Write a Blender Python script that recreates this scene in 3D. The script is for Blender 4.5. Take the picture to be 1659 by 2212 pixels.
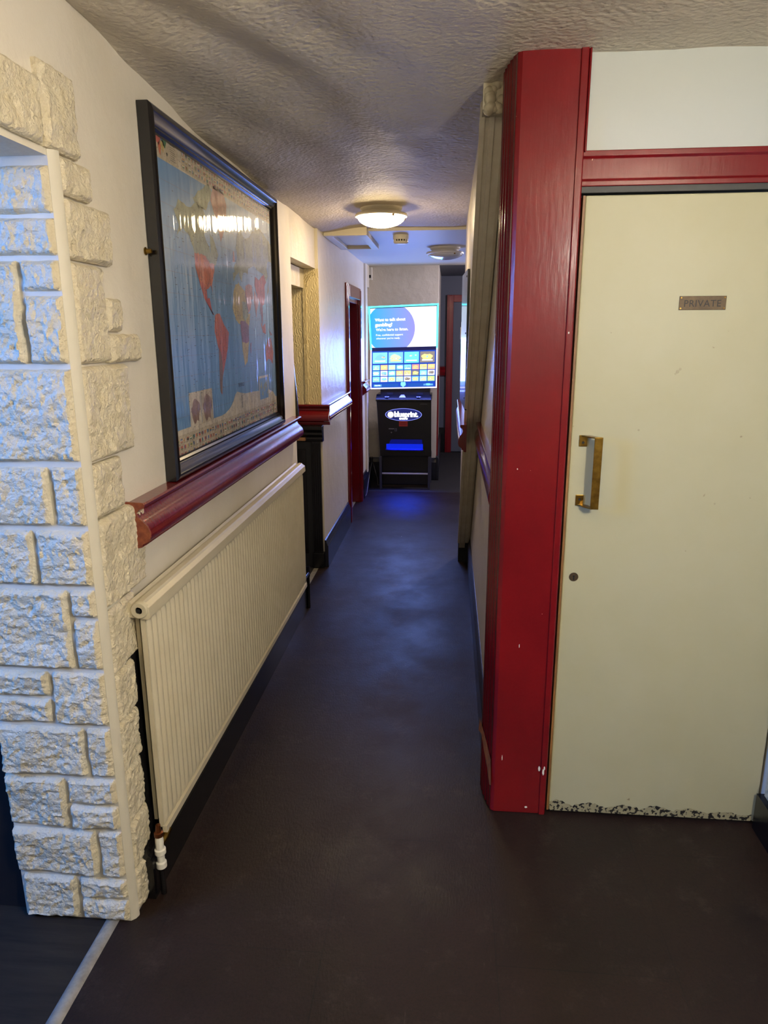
import bpy, bmesh, math, random
from mathutils import Vector, Matrix, noise
random.seed(7)
for o in list(bpy.data.objects): bpy.data.objects.remove(o)
SC = bpy.context.scene
COL = SC.collection

# ------------------------------------------------------------------ camera
FPX = 1528.155
cd = bpy.data.cameras.new('camera'); cam = bpy.data.objects.new('camera', cd); COL.objects.link(cam)
cd.sensor_fit = 'HORIZONTAL'; cd.sensor_width = 36.0; cd.lens = FPX / 1659 * 36.0
cd.clip_start = 0.02
RX = Vector((0.99587332, 0.09066953, -0.00392076))      # image right in the world
RY = Vector((0.01838773, -0.24389155, -0.96962818))     # image down in the world
RZ = Vector((-0.08887197, 0.96555474, -0.24455229))     # forward
cam.matrix_world = Matrix(((RX.x, -RY.x, -RZ.x, 0), (RX.y, -RY.y, -RZ.y, 0), (RX.z, -RY.z, -RZ.z, 1.6), (0, 0, 0, 1)))
SC.camera = cam

# ------------------------------------------------------------------ look, world, lights
SC.view_settings.view_transform = 'Standard'; SC.view_settings.look = 'None'
SC.view_settings.gamma = 1.0; SC.view_settings.use_curve_mapping = False
SC.view_settings.exposure = 0.58
w = bpy.data.worlds.new('world'); SC.world = w; w.use_nodes = True
w.node_tree.nodes['Background'].inputs[0].default_value = (0.30, 0.38, 0.5, 1)
w.node_tree.nodes['Background'].inputs[1].default_value = 0.25

def aim(o, d):
    o.rotation_euler = Vector(d).to_track_quat('-Z', 'Y').to_euler()
def area(name, loc, d, sx, sy, power, col, spread=180):
    l = bpy.data.lights.new(name, 'AREA'); l.shape = 'RECTANGLE'; l.size = sx; l.size_y = sy
    l.energy = power; l.color = col; l.spread = math.radians(spread)
    o = bpy.data.objects.new(name, l); COL.objects.link(o); o.location = loc; aim(o, d); return o
P_WIN, P_BACK, P_MACH = 62, 3, 17
LAMP_STRENGTH = 40.0        # the lit corridor dome
NEAR_STRENGTH = 15.0        # the dome over the near end of the passage
WARM = (1.0, 0.76, 0.44)
area('window_light', (-2.7, 0.45, 1.95), (1.0, 0.62, -0.14), 0.7, 0.7, P_WIN, (0.07, 0.31, 1.0))
area('bar_window_light', (0.1, -2.2, 1.7), (0.0, 1, -0.12), 1.5, 1.1, P_BACK, (1.0, 0.93, 0.84))

# ------------------------------------------------------------------ materials
def lin(c):
    f = lambda v: (v/255/12.92) if v/255 <= 0.04045 else ((v/255+0.055)/1.055)**2.4
    return (f(c[0]), f(c[1]), f(c[2]), 1)
MATS = {}
def mat(name, col, rough=0.5, metal=0.0, coat=0.0, bump=None, emis=None, var=None, speck=None, spec=0.5, coatr=0.08, aniso=None):
    """bump = list of (kind, scale, strength, distance); var = (scale, colour2, amount); speck = (scale, threshold, colour)"""
    if name in MATS: return MATS[name]
    m = bpy.data.materials.new(name); m.use_nodes = True; nt = m.node_tree; N = nt.nodes; L = nt.links
    b = N['Principled BSDF']
    b.inputs['Base Color'].default_value = lin(col); b.inputs['Roughness'].default_value = rough
    b.inputs['Metallic'].default_value = metal; b.inputs['Coat Weight'].default_value = coat
    b.inputs['Coat Roughness'].default_value = coatr; b.inputs['Specular IOR Level'].default_value = spec
    tc = N.new('ShaderNodeTexCoord'); out = tc.outputs['Object']
    cur = None
    if var:
        n = N.new('ShaderNodeTexNoise'); n.inputs['Scale'].default_value = var[0]; n.inputs['Detail'].default_value = 6; n.inputs['Roughness'].default_value = .65
        mp = N.new('ShaderNodeMapping'); L.new(out, mp.inputs[0]); mp.inputs['Scale'].default_value = var[3] if len(var) > 3 else (1, 1, 1)
        L.new(mp.outputs[0], n.inputs['Vector'])
        r = N.new('ShaderNodeValToRGB'); r.color_ramp.elements[0].position = .38; r.color_ramp.elements[1].position = .68
        r.color_ramp.elements[0].color = lin(col)
        c2 = lin(var[1]); c1 = lin(col); a = var[2]
        r.color_ramp.elements[1].color = tuple(c1[i]*(1-a)+c2[i]*a for i in range(3)) + (1,)
        L.new(n.outputs['Fac'], r.inputs['Fac']); cur = r.outputs['Color']
    if speck:
        n = N.new('ShaderNodeTexNoise'); n.inputs['Scale'].default_value = speck[0]; n.inputs['Detail'].default_value = 2
        L.new(out, n.inputs['Vector'])
        r = N.new('ShaderNodeValToRGB'); r.color_ramp.elements[0].position = speck[1]; r.color_ramp.elements[1].position = speck[1]+.02
        L.new(n.outputs['Fac'], r.inputs['Fac'])
        mx = N.new('ShaderNodeMix'); mx.data_type = 'RGBA'; L.new(r.outputs['Color'], mx.inputs['Factor'])
        if cur: L.new(cur, mx.inputs['A'])
        else: mx.inputs['A'].default_value = lin(col)
        mx.inputs['B'].default_value = lin(speck[2]); cur = mx.outputs['Result']
    if cur: L.new(cur, b.inputs['Base Color'])
    prev = None
    for k in (bump or []):
        kind, sc, st, di = k[:4]; stretch = k[4] if len(k) > 4 else (1, 1, 1)
        mp = N.new('ShaderNodeMapping'); L.new(out, mp.inputs[0]); mp.inputs['Scale'].default_value = stretch
        if kind == 'noise':
            n = N.new('ShaderNodeTexNoise'); n.inputs['Scale'].default_value = sc; n.inputs['Detail'].default_value = 5; o = n.outputs['Fac']
        elif kind == 'vor':
            n = N.new('ShaderNodeTexVoronoi'); n.inputs['Scale'].default_value = sc; n.feature = 'SMOOTH_F1'; o = n.outputs['Distance']
        else:
            n = N.new('ShaderNodeTexWave'); n.inputs['Scale'].default_value = sc; n.inputs['Distortion'].default_value = 14; n.inputs['Detail'].default_value = 2; n.inputs['Detail Scale'].default_value = 1.2; o = n.outputs['Fac']
        L.new(mp.outputs[0], n.inputs['Vector'])
        bp = N.new('ShaderNodeBump'); bp.inputs['Strength'].default_value = st; bp.inputs['Distance'].default_value = di
        L.new(o, bp.inputs['Height'])
        if prev: L.new(prev, bp.inputs['Normal'])
        prev = bp.outputs['Normal']
    if prev:
        L.new(prev, b.inputs['Normal'])
        if coat: L.new(prev, b.inputs['Coat Normal'])
    if emis:
        b.inputs['Emission Color'].default_value = lin(emis[0]) ; b.inputs['Emission Strength'].default_value = emis[1]
    MATS[name] = m; return m
def emat(name, col, s):
    return mat(name, (8, 8, 10), .4, emis=(col, s))

M_wall = mat('cream wall paint', (222, 215, 200), .55, bump=[('noise', 9, .25, .02), ('noise', 160, .25, .002)], var=(2.5, (210, 200, 178), .6))
M_wall_far = mat('cream wall paint satin', (214, 207, 190), .38, bump=[('noise', 12, .3, .02), ('noise', 90, .35, .003)], var=(3, (204, 194, 172), .6))
M_anag = mat('embossed wallpaper', (212, 196, 150), .45, bump=[('wave', 26, .6, .004, (1, 1, .6)), ('noise', 40, .2, .003)])
M_ceil = mat('textured ceiling paint', (206, 197, 178), .58, bump=[('noise', 55, .7, .008, (1, 1.15, 1)), ('vor', 70, .45, .005), ('noise', 130, .25, .002)], var=(2.2, (186, 176, 160), .7), spec=.4)
M_ceil_far = mat('ceiling paint beyond step', (200, 198, 192), .5, bump=[('noise', 90, .35, .003)])
M_hatch = mat('hatch paint', (214, 208, 188), .4)
M_red = mat('oxblood gloss paint', (112, 13, 20), .22, coat=.35, bump=[('noise', 30, .12, .004, (2, 2, .3)), ('noise', 300, .1, .001, (1, 1, .25))], var=(3, (98, 12, 20), .8), speck=(62, .80, (190, 130, 110)))
M_red_post = mat('oxblood gloss paint post', (116, 17, 21), .22, spec=.36, coat=.04, bump=[('noise', 55, .13, .0025, (2, 2, .25)), ('noise', 14, .1, .006)], var=(2.2, (96, 13, 19), .9), speck=(70, .79, (205, 150, 125)))
M_brass = mat('aged brass', (148, 118, 52), .28, metal=1, bump=[('noise', 90, .2, .002)], var=(30, (92, 66, 30), .8))
M_bronze = mat('dark bronze plate', (70, 56, 38), .5, metal=.45, var=(40, (88, 72, 48), .7))
M_black = mat('black gloss paint', (14, 13, 15), .25, bump=[('noise', 20, .2, .005)])
M_blackm = mat('black matt paint', (9, 9, 11), .5, bump=[('noise', 20, .2, .005)])
M_navy = mat('black skirting paint', (24, 25, 34), .28, bump=[('noise', 25, .25, .006)], var=(9, (38, 40, 50), .6))
M_frame = mat('black lacquer frame', (13, 11, 12), .22, coat=.4)
M_stone = mat('cream painted split stone', (216, 206, 180), .4, bump=[('noise', 190, .8, .004), ('noise', 85, .85, .008)], var=(26, (204, 190, 154), .7), spec=.5)
M_mortar = mat('painted mortar', (204, 198, 180), .5, bump=[('noise', 120, .3, .002)])
M_door = mat('cream door gloss', (172, 167, 133), .5, bump=[('noise', 5, .12, .02), ('noise', 120, .12, .001)], var=(3, (168, 162, 124), .7), speck=(24, .80, (130, 118, 88)))
M_doorwood = mat('bare door edge', (146, 104, 62), .5, var=(40, (90, 60, 36), .8, (1, 1, .1)))
M_dirt = mat('grimy door edge', (150, 142, 106), .6, speck=(75, .52, (28, 24, 18)), bump=[('noise', 80, .6, .006)])
M_panel = mat('pale panel paint', (180, 185, 180), .45, bump=[('noise', 8, .15, .02)])
M_rad = mat('radiator cream enamel', (198, 189, 163), .36, bump=[('noise', 160, .15, .001)], var=(9, (184, 173, 144), .5))
M_grey = mat('string grey paint', (226, 220, 204), .35, bump=[('noise', 24, .35, .008)], var=(7, (204, 194, 174), .8))
M_metal = mat('worn aluminium strip', (186, 182, 170), .38, metal=.55, var=(30, (140, 134, 124), .7))
M_copper = mat('chipped bare wood', (176, 106, 62), .4, var=(60, (120, 66, 40), .8))
M_white = mat('white plastic', (226, 222, 208), .35)
M_chip = mat('chipped white undercoat', (226, 218, 196), .6)
M_darkslot = mat('dark slot', (6, 6, 7), .6)
M_carpet = mat('dark rear carpet', (26, 24, 26), .85, bump=[('noise', 200, .4, .003)])
M_bwood = mat('dark wood laminate', (28, 24, 20), .6, spec=.3, var=(6, (46, 40, 32), .8, (.6, 8, 1)), bump=[('noise', 30, .2, .002, (.3, 4, 1))])
M_dim = mat('corridor paint with dimness in colour', (74, 80, 92), .6, bump=[('noise', 60, .2, .003)])  # the corridor's lack of light is put into this dark colour
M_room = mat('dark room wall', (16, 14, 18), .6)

def floor_material():
    m = bpy.data.materials.new('brown vinyl plank floor'); m.use_nodes = True; nt = m.node_tree; N = nt.nodes; L = nt.links
    b = N['Principled BSDF']; tc = N.new('ShaderNodeTexCoord')
    mp = N.new('ShaderNodeMapping'); mp.inputs['Rotation'].default_value = (0, 0, math.radians(90)); mp.inputs['Location'].default_value = (.3, .31, 0); L.new(tc.outputs['Object'], mp.inputs[0])
    br = N.new('ShaderNodeTexBrick'); br.offset = .37; br.inputs['Scale'].default_value = 1
    br.inputs['Brick Width'].default_value = 1.22; br.inputs['Row Height'].default_value = .46; br.inputs['Mortar Size'].default_value = .002
    br.inputs['Color1'].default_value = lin((32, 19, 14)); br.inputs['Color2'].default_value = lin((28, 17, 13)); br.inputs['Mortar'].default_value = lin((14, 9, 8)); br.inputs['Bias'].default_value = 0
    L.new(mp.outputs[0], br.inputs['Vector'])
    n = N.new('ShaderNodeTexNoise'); n.inputs['Scale'].default_value = 2.4; n.inputs['Detail'].default_value = 7; n.inputs['Roughness'].default_value = .7; L.new(tc.outputs['Object'], n.inputs['Vector'])
    mx = N.new('ShaderNodeMix'); mx.data_type = 'RGBA'; mx.blend_type = 'MIX'
    r = N.new('ShaderNodeValToRGB'); r.color_ramp.elements[0].position = .42; r.color_ramp.elements[1].position = .7; L.new(n.outputs['Fac'], r.inputs['Fac'])
    mm = N.new('ShaderNodeMath'); mm.operation = 'MULTIPLY'; mm.inputs[1].default_value = .55; L.new(r.outputs['Color'], mm.inputs[0]); L.new(mm.outputs[0], mx.inputs['Factor'])
    L.new(br.outputs['Color'], mx.inputs['A']); mx.inputs['B'].default_value = lin((46, 29, 21))
    n2 = N.new('ShaderNodeTexNoise'); n2.inputs['Scale'].default_value = 34; n2.inputs['Detail'].default_value = 1; L.new(tc.outputs['Object'], n2.inputs['Vector'])
    r2 = N.new('ShaderNodeValToRGB'); r2.color_ramp.elements[0].position = .845; r2.color_ramp.elements[1].position = .85; L.new(n2.outputs['Fac'], r2.inputs['Fac'])
    mx2 = N.new('ShaderNodeMix'); mx2.data_type = 'RGBA'; L.new(r2.outputs['Color'], mx2.inputs['Factor']); L.new(mx.outputs['Result'], mx2.inputs['A']); mx2.inputs['B'].default_value = lin((170, 160, 145))
    def layer(prev, scale, lo, hi, col, amt, stretch=(1, 1, 1), det=8, rough=.8):
        q = N.new('ShaderNodeTexNoise'); q.inputs['Scale'].default_value = scale; q.inputs['Detail'].default_value = det; q.inputs['Roughness'].default_value = rough
        mq = N.new('ShaderNodeMapping'); mq.inputs['Scale'].default_value = stretch; L.new(tc.outputs['Object'], mq.inputs[0]); L.new(mq.outputs[0], q.inputs['Vector'])
        v = N.new('ShaderNodeValToRGB'); v.color_ramp.elements[0].position = lo; v.color_ramp.elements[1].position = hi; L.new(q.outputs['Fac'], v.inputs['Fac'])
        k = N.new('ShaderNodeMath'); k.operation = 'MULTIPLY'; k.inputs[1].default_value = amt; L.new(v.outputs['Color'], k.inputs[0])
        m_ = N.new('ShaderNodeMix'); m_.data_type = 'RGBA'; L.new(k.outputs[0], m_.inputs['Factor']); L.new(prev, m_.inputs['A']); m_.inputs['B'].default_value = lin(col); return m_.outputs['Result']
    c_ = layer(mx.outputs['Result'], 7, .54, .74, (92, 78, 66), .30)                       # worn scuffs
    c_ = layer(c_, 120, .45, .62, (12, 8, 7), .55, det=3)                                  # fine dark grain
    c_ = layer(c_, 18, .66, .72, (120, 106, 92), .22, (3, .35, 1), 6, .7)                  # drag scratches
    L.new(c_, mx2.inputs['A'])
    L.new(mx2.outputs['Result'], b.inputs['Base Color'])
    rr = N.new('ShaderNodeMapRange'); rr.inputs['From Min'].default_value = .35; rr.inputs['From Max'].default_value = .65; rr.inputs['To Min'].default_value = .40; rr.inputs['To Max'].default_value = .56; L.new(n.outputs['Fac'], rr.inputs['Value']); L.new(rr.outputs[0], b.inputs['Roughness'])
    n3 = N.new('ShaderNodeTexNoise'); n3.inputs['Scale'].default_value = 90; n3.inputs['Detail'].default_value = 3
    mp3 = N.new('ShaderNodeMapping'); mp3.inputs['Scale'].default_value = (2, .7, 1); L.new(tc.outputs['Object'], mp3.inputs[0]); L.new(mp3.outputs[0], n3.inputs['Vector'])
    bp = N.new('ShaderNodeBump'); bp.inputs['Strength'].default_value = .3; bp.inputs['Distance'].default_value = .002; L.new(n3.outputs['Fac'], bp.inputs['Height'])
    bp2 = N.new('ShaderNodeBump'); bp2.inputs['Strength'].default_value = .25; bp2.inputs['Distance'].default_value = .01; L.new(n.outputs['Fac'], bp2.inputs['Height']); L.new(bp.outputs[0], bp2.inputs['Normal'])
    L.new(bp2.outputs[0], b.inputs['Normal'])
    b.inputs['Specular IOR Level'].default_value = .34
    return m
M_floor = floor_material()

# ------------------------------------------------------------------ mesh helpers
class MB:
    def __init__(s): s.v = []; s.f = []; s.mi = []; s.mats = []
    def m(s, mt):
        if mt not in s.mats: s.mats.append(mt)
        return s.mats.index(mt)
    def add(s, vs, fs, mt):
        k = len(s.v); i = s.m(mt); s.v += [tuple(v) for v in vs]
        for f in fs: s.f.append([k+j for j in f]); s.mi.append(i)
    def box(s, x0, x1, y0, y1, z0, z1, mt):
        vs = [(x, y, z) for x in (x0, x1) for y in (y0, y1) for z in (z0, z1)]
        s.add(vs, [(0, 1, 3, 2), (4, 6, 7, 5), (0, 4, 5, 1), (2, 3, 7, 6), (0, 2, 6, 4), (1, 5, 7, 3)], mt)
    def prism(s, poly, axis, a, b, mt):
        """poly in the two other axes (in x,y,z order), extruded along axis from a to b"""
        def P(p, t): return (t, p[0], p[1]) if axis == 'x' else (p[0], t, p[1]) if axis == 'y' else (p[0], p[1], t)
        n = len(poly); vs = [P(p, a) for p in poly] + [P(p, b) for p in poly]
        fs = [list(range(n)), list(range(2*n-1, n-1, -1))] + [(i, i+n, (i+1) % n+n, (i+1) % n) for i in range(n)]
        s.add(vs, fs, mt)
    def lathe(s, prof, c, mt, n=48, axis='z', caps=False):
        vs = []; fs = []
        for (r, h) in prof:
            for i in range(n):
                a = 2*math.pi*i/n; p = (r*math.cos(a), r*math.sin(a))
                vs.append({'z': (c[0]+p[0], c[1]+p[1], c[2]+h), 'x': (c[0]+h, c[1]+p[0], c[2]+p[1]), 'y': (c[0]+p[0], c[1]+h, c[2]+p[1])}[axis])
        for j in range(len(prof)-1):
            for i in range(n):
                fs.append((j*n+i, j*n+(i+1) % n, (j+1)*n+(i+1) % n, (j+1)*n+i))
        if caps: fs += [list(range(n)), list(range((len(prof)-1)*n, len(prof)*n))]
        s.add(vs, fs, mt)
    def tube(s, pts, r, mt, n=10):
        pts = [Vector(p) for p in pts]; vs = []; fs = []; up = Vector((0, 0, 1))
        for i, p in enumerate(pts):
            t = (pts[min(i+1, len(pts)-1)]-pts[max(i-1, 0)]).normalized()
            a = t.cross(up if abs(t.z) < .95 else Vector((0, 1, 0))).normalized(); b = t.cross(a)
            for k in range(n):
                q = 2*math.pi*k/n; vs.append(p + a*math.cos(q)*r + b*math.sin(q)*r)
        for j in range(len(pts)-1):
            for k in range(n): fs.append((j*n+k, j*n+(k+1) % n, (j+1)*n+(k+1) % n, (j+1)*n+k))
        fs += [list(range(n)), list(range((len(pts)-1)*n, len(pts)*n))]
        s.add(vs, fs, mt)
    def quad(s, a, b, c, d, mt): s.add([a, b, c, d], [(0, 1, 2, 3)], mt)
    def build(s, name, parent=None, bevel=0, smooth=False, origin=None, seg=2):
        me = bpy.data.meshes.new(name)
        off = Vector(origin) if origin else Vector((0, 0, 0))
        me.from_pydata([tuple(Vector(v)-off) for v in s.v], [], s.f)
        for m in s.mats: me.materials.append(m)
        for p, i in zip(me.polygons, s.mi): p.material_index = i; p.use_smooth = smooth
        bm = bmesh.new(); bm.from_mesh(me); bmesh.ops.recalc_face_normals(bm, faces=bm.faces); bm.to_mesh(me); bm.free()
        o = bpy.data.objects.new(name, me); COL.objects.link(o); o.location = off
        if parent:
            o.parent = parent; o.matrix_parent_inverse = Matrix.Identity(4)
            par = Vector((0, 0, 0)); q = parent
            while q: par += Vector(q.location); q = q.parent
            o.location = off - par
        if bevel:
            b = o.modifiers.new('bevel', 'BEVEL'); b.width = bevel; b.segments = seg; b.limit_method = 'ANGLE'; b.angle_limit = math.radians(35)
        if smooth:
            try: me.set_sharp_from_angle(angle=math.radians(38))
            except Exception: pass
        return o
def struct(o, label=None):
    o['kind'] = 'structure'
    if label: o['label'] = label
    return o
def tag(o, label, cat, group=None):
    o['label'] = label; o['category'] = cat
    if group: o['group'] = group
    return o
def empty(name, loc, label, cat, group=None):
    o = bpy.data.objects.new(name, None); COL.objects.link(o); o.location = loc; o.empty_display_size = .05
    return tag(o, label, cat, group)
def text_geo(mb, txt, mt, fn, width, bold=0.0, align='LEFT', spacing=1.0):
    """fn(u, v) -> world point; u runs 0..width, v is height above the baseline"""
    c = bpy.data.curves.new('t', 'FONT'); c.body = txt; c.align_x = 'LEFT'; c.offset = bold; c.space_character = spacing; c.fill_mode = 'FRONT'; c.resolution_u = 3
    o = bpy.data.objects.new('t', c); COL.objects.link(o)
    dg = bpy.context.evaluated_depsgraph_get(); me = bpy.data.meshes.new_from_object(o.evaluated_get(dg))
    xs = [v.co.x for v in me.vertices]; k = width/(max(xs)-min(xs)); x0 = min(xs)
    mb.add([fn((v.co.x-x0)*k, v.co.y*k) for v in me.vertices], [tuple(p.vertices) for p in me.polygons], mt)
    bpy.data.objects.remove(o); bpy.data.curves.remove(c); bpy.data.meshes.remove(me)

XL, XR, XU = -0.870, 0.165, 0.090          # left wall, lower right wall, wall over the stair string
def sst(a, b, x): t = max(0, min(1, (x-a)/(b-a))); return t*t*(3-2*t)

# ------------------------------------------------------------------ floor and ceiling
b = MB(); b.box(-0.905, 1.6, -3.2, 7.2, -.1, 0, M_floor); struct(b.build('floor'), 'dark brown vinyl plank floor of the passage')
b = MB(); b.box(-4.2, -0.930, -3.2, 3.2, -.1, -.001, M_bwood); struct(b.build('floor'), 'dark grey wood floor of the side room')
b = MB(); b.box(-1.6, -.905, 3.2, 7.2, -.1, -.001, M_carpet); struct(b.build('floor'), 'dark floor inside the left recess')
b = MB(); b.box(-1.6, 1.6, 7.2, 10.6, -.1, -.002, M_carpet); struct(b.build('floor'), 'dark floor under the gaming machine')
def ceil_z(x, y):
    z = 2.282 + .045*sst(3.0, 2.0, y)*1.0
    z -= .035*sst(-.55, -.88, x)*sst(1.7, 2.1, y)
    r = (x+.87)*math.cos(.5) - (y-2.2)*math.sin(.5)*.55     # long plaster ridges near the left wall
    z += .009*math.sin(r*26+noise.noise((x*2, y*2, 0))*2.5)*sst(.25, -.6, x)*sst(3.6, 2.6, y)
    z += .010*noise.noise((x*3.1, y*2.2, 3.3)) + .004*noise.noise((x*9, y*9, 1.7))
    return z
b = MB(); xs = [-1.0+2.6*i/86 for i in range(87)]; ys = [-3.2+8.2*j/205 for j in range(206)]
vs = [(x, y, ceil_z(x, y)) for y in ys for x in xs]; n = len(xs)
fs = [(j*n+i, j*n+i+1, (j+1)*n+i+1, (j+1)*n+i) for j in range(len(ys)-1) for i in range(n-1)]
b.add(vs, fs, M_ceil); b.box(-1.0, 1.6, -3.2, 5.0, 2.40, 2.45, M_ceil)
struct(b.build('ceiling', smooth=True), 'textured ceiling over the near passage')
b = MB(); b.box(-1.5, 1.6, 5.0, 7.2, 2.262, 2.45, M_ceil_far); struct(b.build('ceiling'), 'lower smooth ceiling past the dome light')
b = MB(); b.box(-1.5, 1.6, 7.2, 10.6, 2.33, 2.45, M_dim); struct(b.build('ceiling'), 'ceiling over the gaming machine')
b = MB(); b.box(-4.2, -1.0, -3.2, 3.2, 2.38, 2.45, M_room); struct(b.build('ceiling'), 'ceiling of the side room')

# ------------------------------------------------------------------ left walls
b = MB()
b.box(-1.17, XL, 1.605, 3.985, 0, 2.42, M_wall)                 # map wall
b.box(-1.17, XL, .35, 1.605, 1.985, 2.42, M_wall)               # over the opening
b.box(-1.17, XL, -3.2, .35, 0, 2.42, M_wall)
struct(b.build('wall_left'), 'cream painted wall carrying the world map')
b = MB()
b.box(-1.25, XL, 3.985, 4.72, 2.005, 2.42, M_wall_far)          # header over the recess
b.box(-1.25, -.945, 3.985, 4.72, 1.885, 2.0, M_wall_far)
struct(b.build('wall_left'), 'cream header over the left recess')
b = MB()
b.box(-1.25, XL+.018, 4.72, 5.98, 0, 2.42, M_wall_far); b.box(-1.25, XL+.018, 5.98, 6.70, 1.90, 2.42, M_wall_far); b.box(-1.25, XL+.018, 6.70, 7.2, 0, 2.42, M_wall_far)
struct(b.build('wall_left'), 'pale wall with the dark red door beside the gaming machine')
b = MB(); b.box(-1.13, -.850, 4.705, 4.7195, 1.14, 2.004, M_anag); struct(b.build('wall_left'), 'swirl embossed cream wallpaper facing down the passage')
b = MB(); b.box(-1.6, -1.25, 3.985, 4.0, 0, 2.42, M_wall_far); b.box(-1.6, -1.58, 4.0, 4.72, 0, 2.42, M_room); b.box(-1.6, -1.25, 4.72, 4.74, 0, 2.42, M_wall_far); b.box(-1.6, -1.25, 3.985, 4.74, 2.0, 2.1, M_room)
struct(b.build('wall_left'), 'dark inside of the left recess')
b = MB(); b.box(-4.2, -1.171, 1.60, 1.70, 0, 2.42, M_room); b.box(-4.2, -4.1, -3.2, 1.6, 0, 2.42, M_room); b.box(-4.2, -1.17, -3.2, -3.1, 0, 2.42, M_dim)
struct(b.build('wall_left'), 'dark wall of the side room')
b = MB(); b.box(-.9, 1.6, -3.3, -3.2, 0, 2.42, M_wall); struct(b.build('wall_back'), 'cream wall behind the viewer')

# ------------------------------------------------------------------ right walls
SL0, SL1 = (5.02, 0.0), (2.34, 2.33)     # stair string edge (y, z)
b = MB()
b.prism([(SL0[0], 0), (5.0, 2.42), (2.24, 2.42), (SL1[0], SL1[1])], 'x', XU, XU+.04, M_wall_far)
struct(b.build('wall_right'), 'cream wall above the sloping stair string')
b = MB(); b.box(XR, XR+.10, 2.30, 5.0, 0, 2.42, M_wall_far); b.box(XU+.04, XR, 4.97, 5.0, 0, 2.42, M_wall_far)
struct(b.build('wall_right'), 'cream wall under the stair string')
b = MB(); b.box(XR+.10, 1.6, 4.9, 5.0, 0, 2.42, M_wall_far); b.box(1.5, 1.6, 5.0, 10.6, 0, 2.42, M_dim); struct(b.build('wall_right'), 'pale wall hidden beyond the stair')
# sloping string soffit with grooves
b = MB()
d = Vector((0, SL1[0]-SL0[0], SL1[1]-SL0[1])); Ls = d.length; d.normalize(); nrm = Vector((0, -d.z, d.y)); nrm = nrm if nrm.y < 0 else -nrm
pr = [(XU-.012, -.012), (XU-.012, .004), (XU+.004, .008), (XU+.006, .002), (XU+.018, .002), (XU+.020, .007), (XU+.034, .008), (XU+.036, .003), (XU+.060, .003), (XU+.072, -.004), (XU+.072, -.05), (XU-.012+.012, -.05)]
p0 = Vector((0, SL0[0], SL0[1])) + d*.25
def S(p, t): q = p0 + d*t + nrm*p[1]; return (p[0], q.y, q.z)
k = len(pr); tt = [0, .6, 1.2, 1.8, 2.4, Ls-.34]
vs = [S(p, t) for t in tt for p in pr]; fs = [(j*k+i, j*k+(i+1) % k, (j+1)*k+(i+1) % k, (j+1)*k+i) for j in range(len(tt)-1) for i in range(k)] + [list(range(k)), list(range((len(tt)-1)*k, len(tt)*k))]
b.add(vs, fs, M_grey)
struct(b.build('trim_1', bevel=.0015), 'grey moulded board sloping down under the stair')
b = MB()      # painted bracket at the top of the string
for q in range(34):
    c = (XU+.006+random.random()*.062, 2.345+random.random()*.03, 2.245+random.random()*.085); r = .009+random.random()*.011
    pts = [(max(r*math.sin(math.pi*i/8), .0005), -r*math.cos(math.pi*i/8)) for i in range(9)]; b.lathe(pts, c, M_rad, n=12)
b.box(XU-.006, XR, 2.35, 2.46, 2.245, 2.36, M_rad)
struct(b.build('trim_2', smooth=True), 'knobbly cream painted corbel at the top of the stair board')

# dado profile (offset from wall, height) ---------------------------------
DADO = [(0, 1.155), (.046, 1.155), (.050, 1.150), (.047, 1.142), (.034, 1.136), (.026, 1.126), (.030, 1.114), (.042, 1.104), (.054, 1.090), (.060, 1.074), (.060, 1.060), (.054, 1.047), (.040, 1.040), (.034, 1.036), (.034, 1.030), (.020, 1.027), (.018, 1.018), (0, 1.018)]
def dado(x, sgn, y0, y1, name, label, dz=0, mt=None, sx=1.0):
    b = MB(); b.prism([(x+sgn*p[0]*sx, p[1]+dz) for p in DADO], 'y', y0, y1, mt or M_red)
    return struct(b.build(name, smooth=True), label)
dado(XL, 1, 1.80, 3.90, 'trim_3', 'dark red moulded dado rail under the world map')
b = MB(); b.prism([(XL, 1.012), (XL+.020, 1.012)]+[(XL+p[0]*1.04+.001, p[1]+.002) for p in reversed(DADO[1:-2])]+[(XL, 1.160)], 'y', 1.793, 1.80, mat('sawn rail end', (104, 44, 30), .5, var=(60, (150, 90, 56), .6))); struct(b.build('trim_4'), 'bare sawn end of the dado rail')
dado(XL+.018, 1, 4.70, 5.80, 'trim_5', 'glossy red dado rail on the far left wall', dz=-.012)
b = MB(); b.prism([(4.7195-p[0]*1.0, p[1]-.012) for p in DADO], 'x', -1.10, XL+.074, M_red)
struct(b.build('trim_6', smooth=True), 'red dado rail below the swirl wallpaper')
dado(XR, -1, 2.31, 3.74, 'trim_7', 'red dado rail under the stair', sx=.5)
dado(XU, -1, 3.56, 4.99, 'trim_8', 'red dado rail above the stair string', sx=.7)
dado(XL+.018, 1, 6.84, 7.2, 'trim_9', 'red dado rail stub beside the gaming machine')

b = MB(); b.prism([(-.93, 1.13), (-.93, 1.44), (-.874, 1.44), (-.852, 1.13)], 'y', 3.988, 4.004, M_frame); tag(b.build('leaning_board', bevel=.002), 'dark glossy board edge leaning just past the map wall by the recess', 'board')
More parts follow.
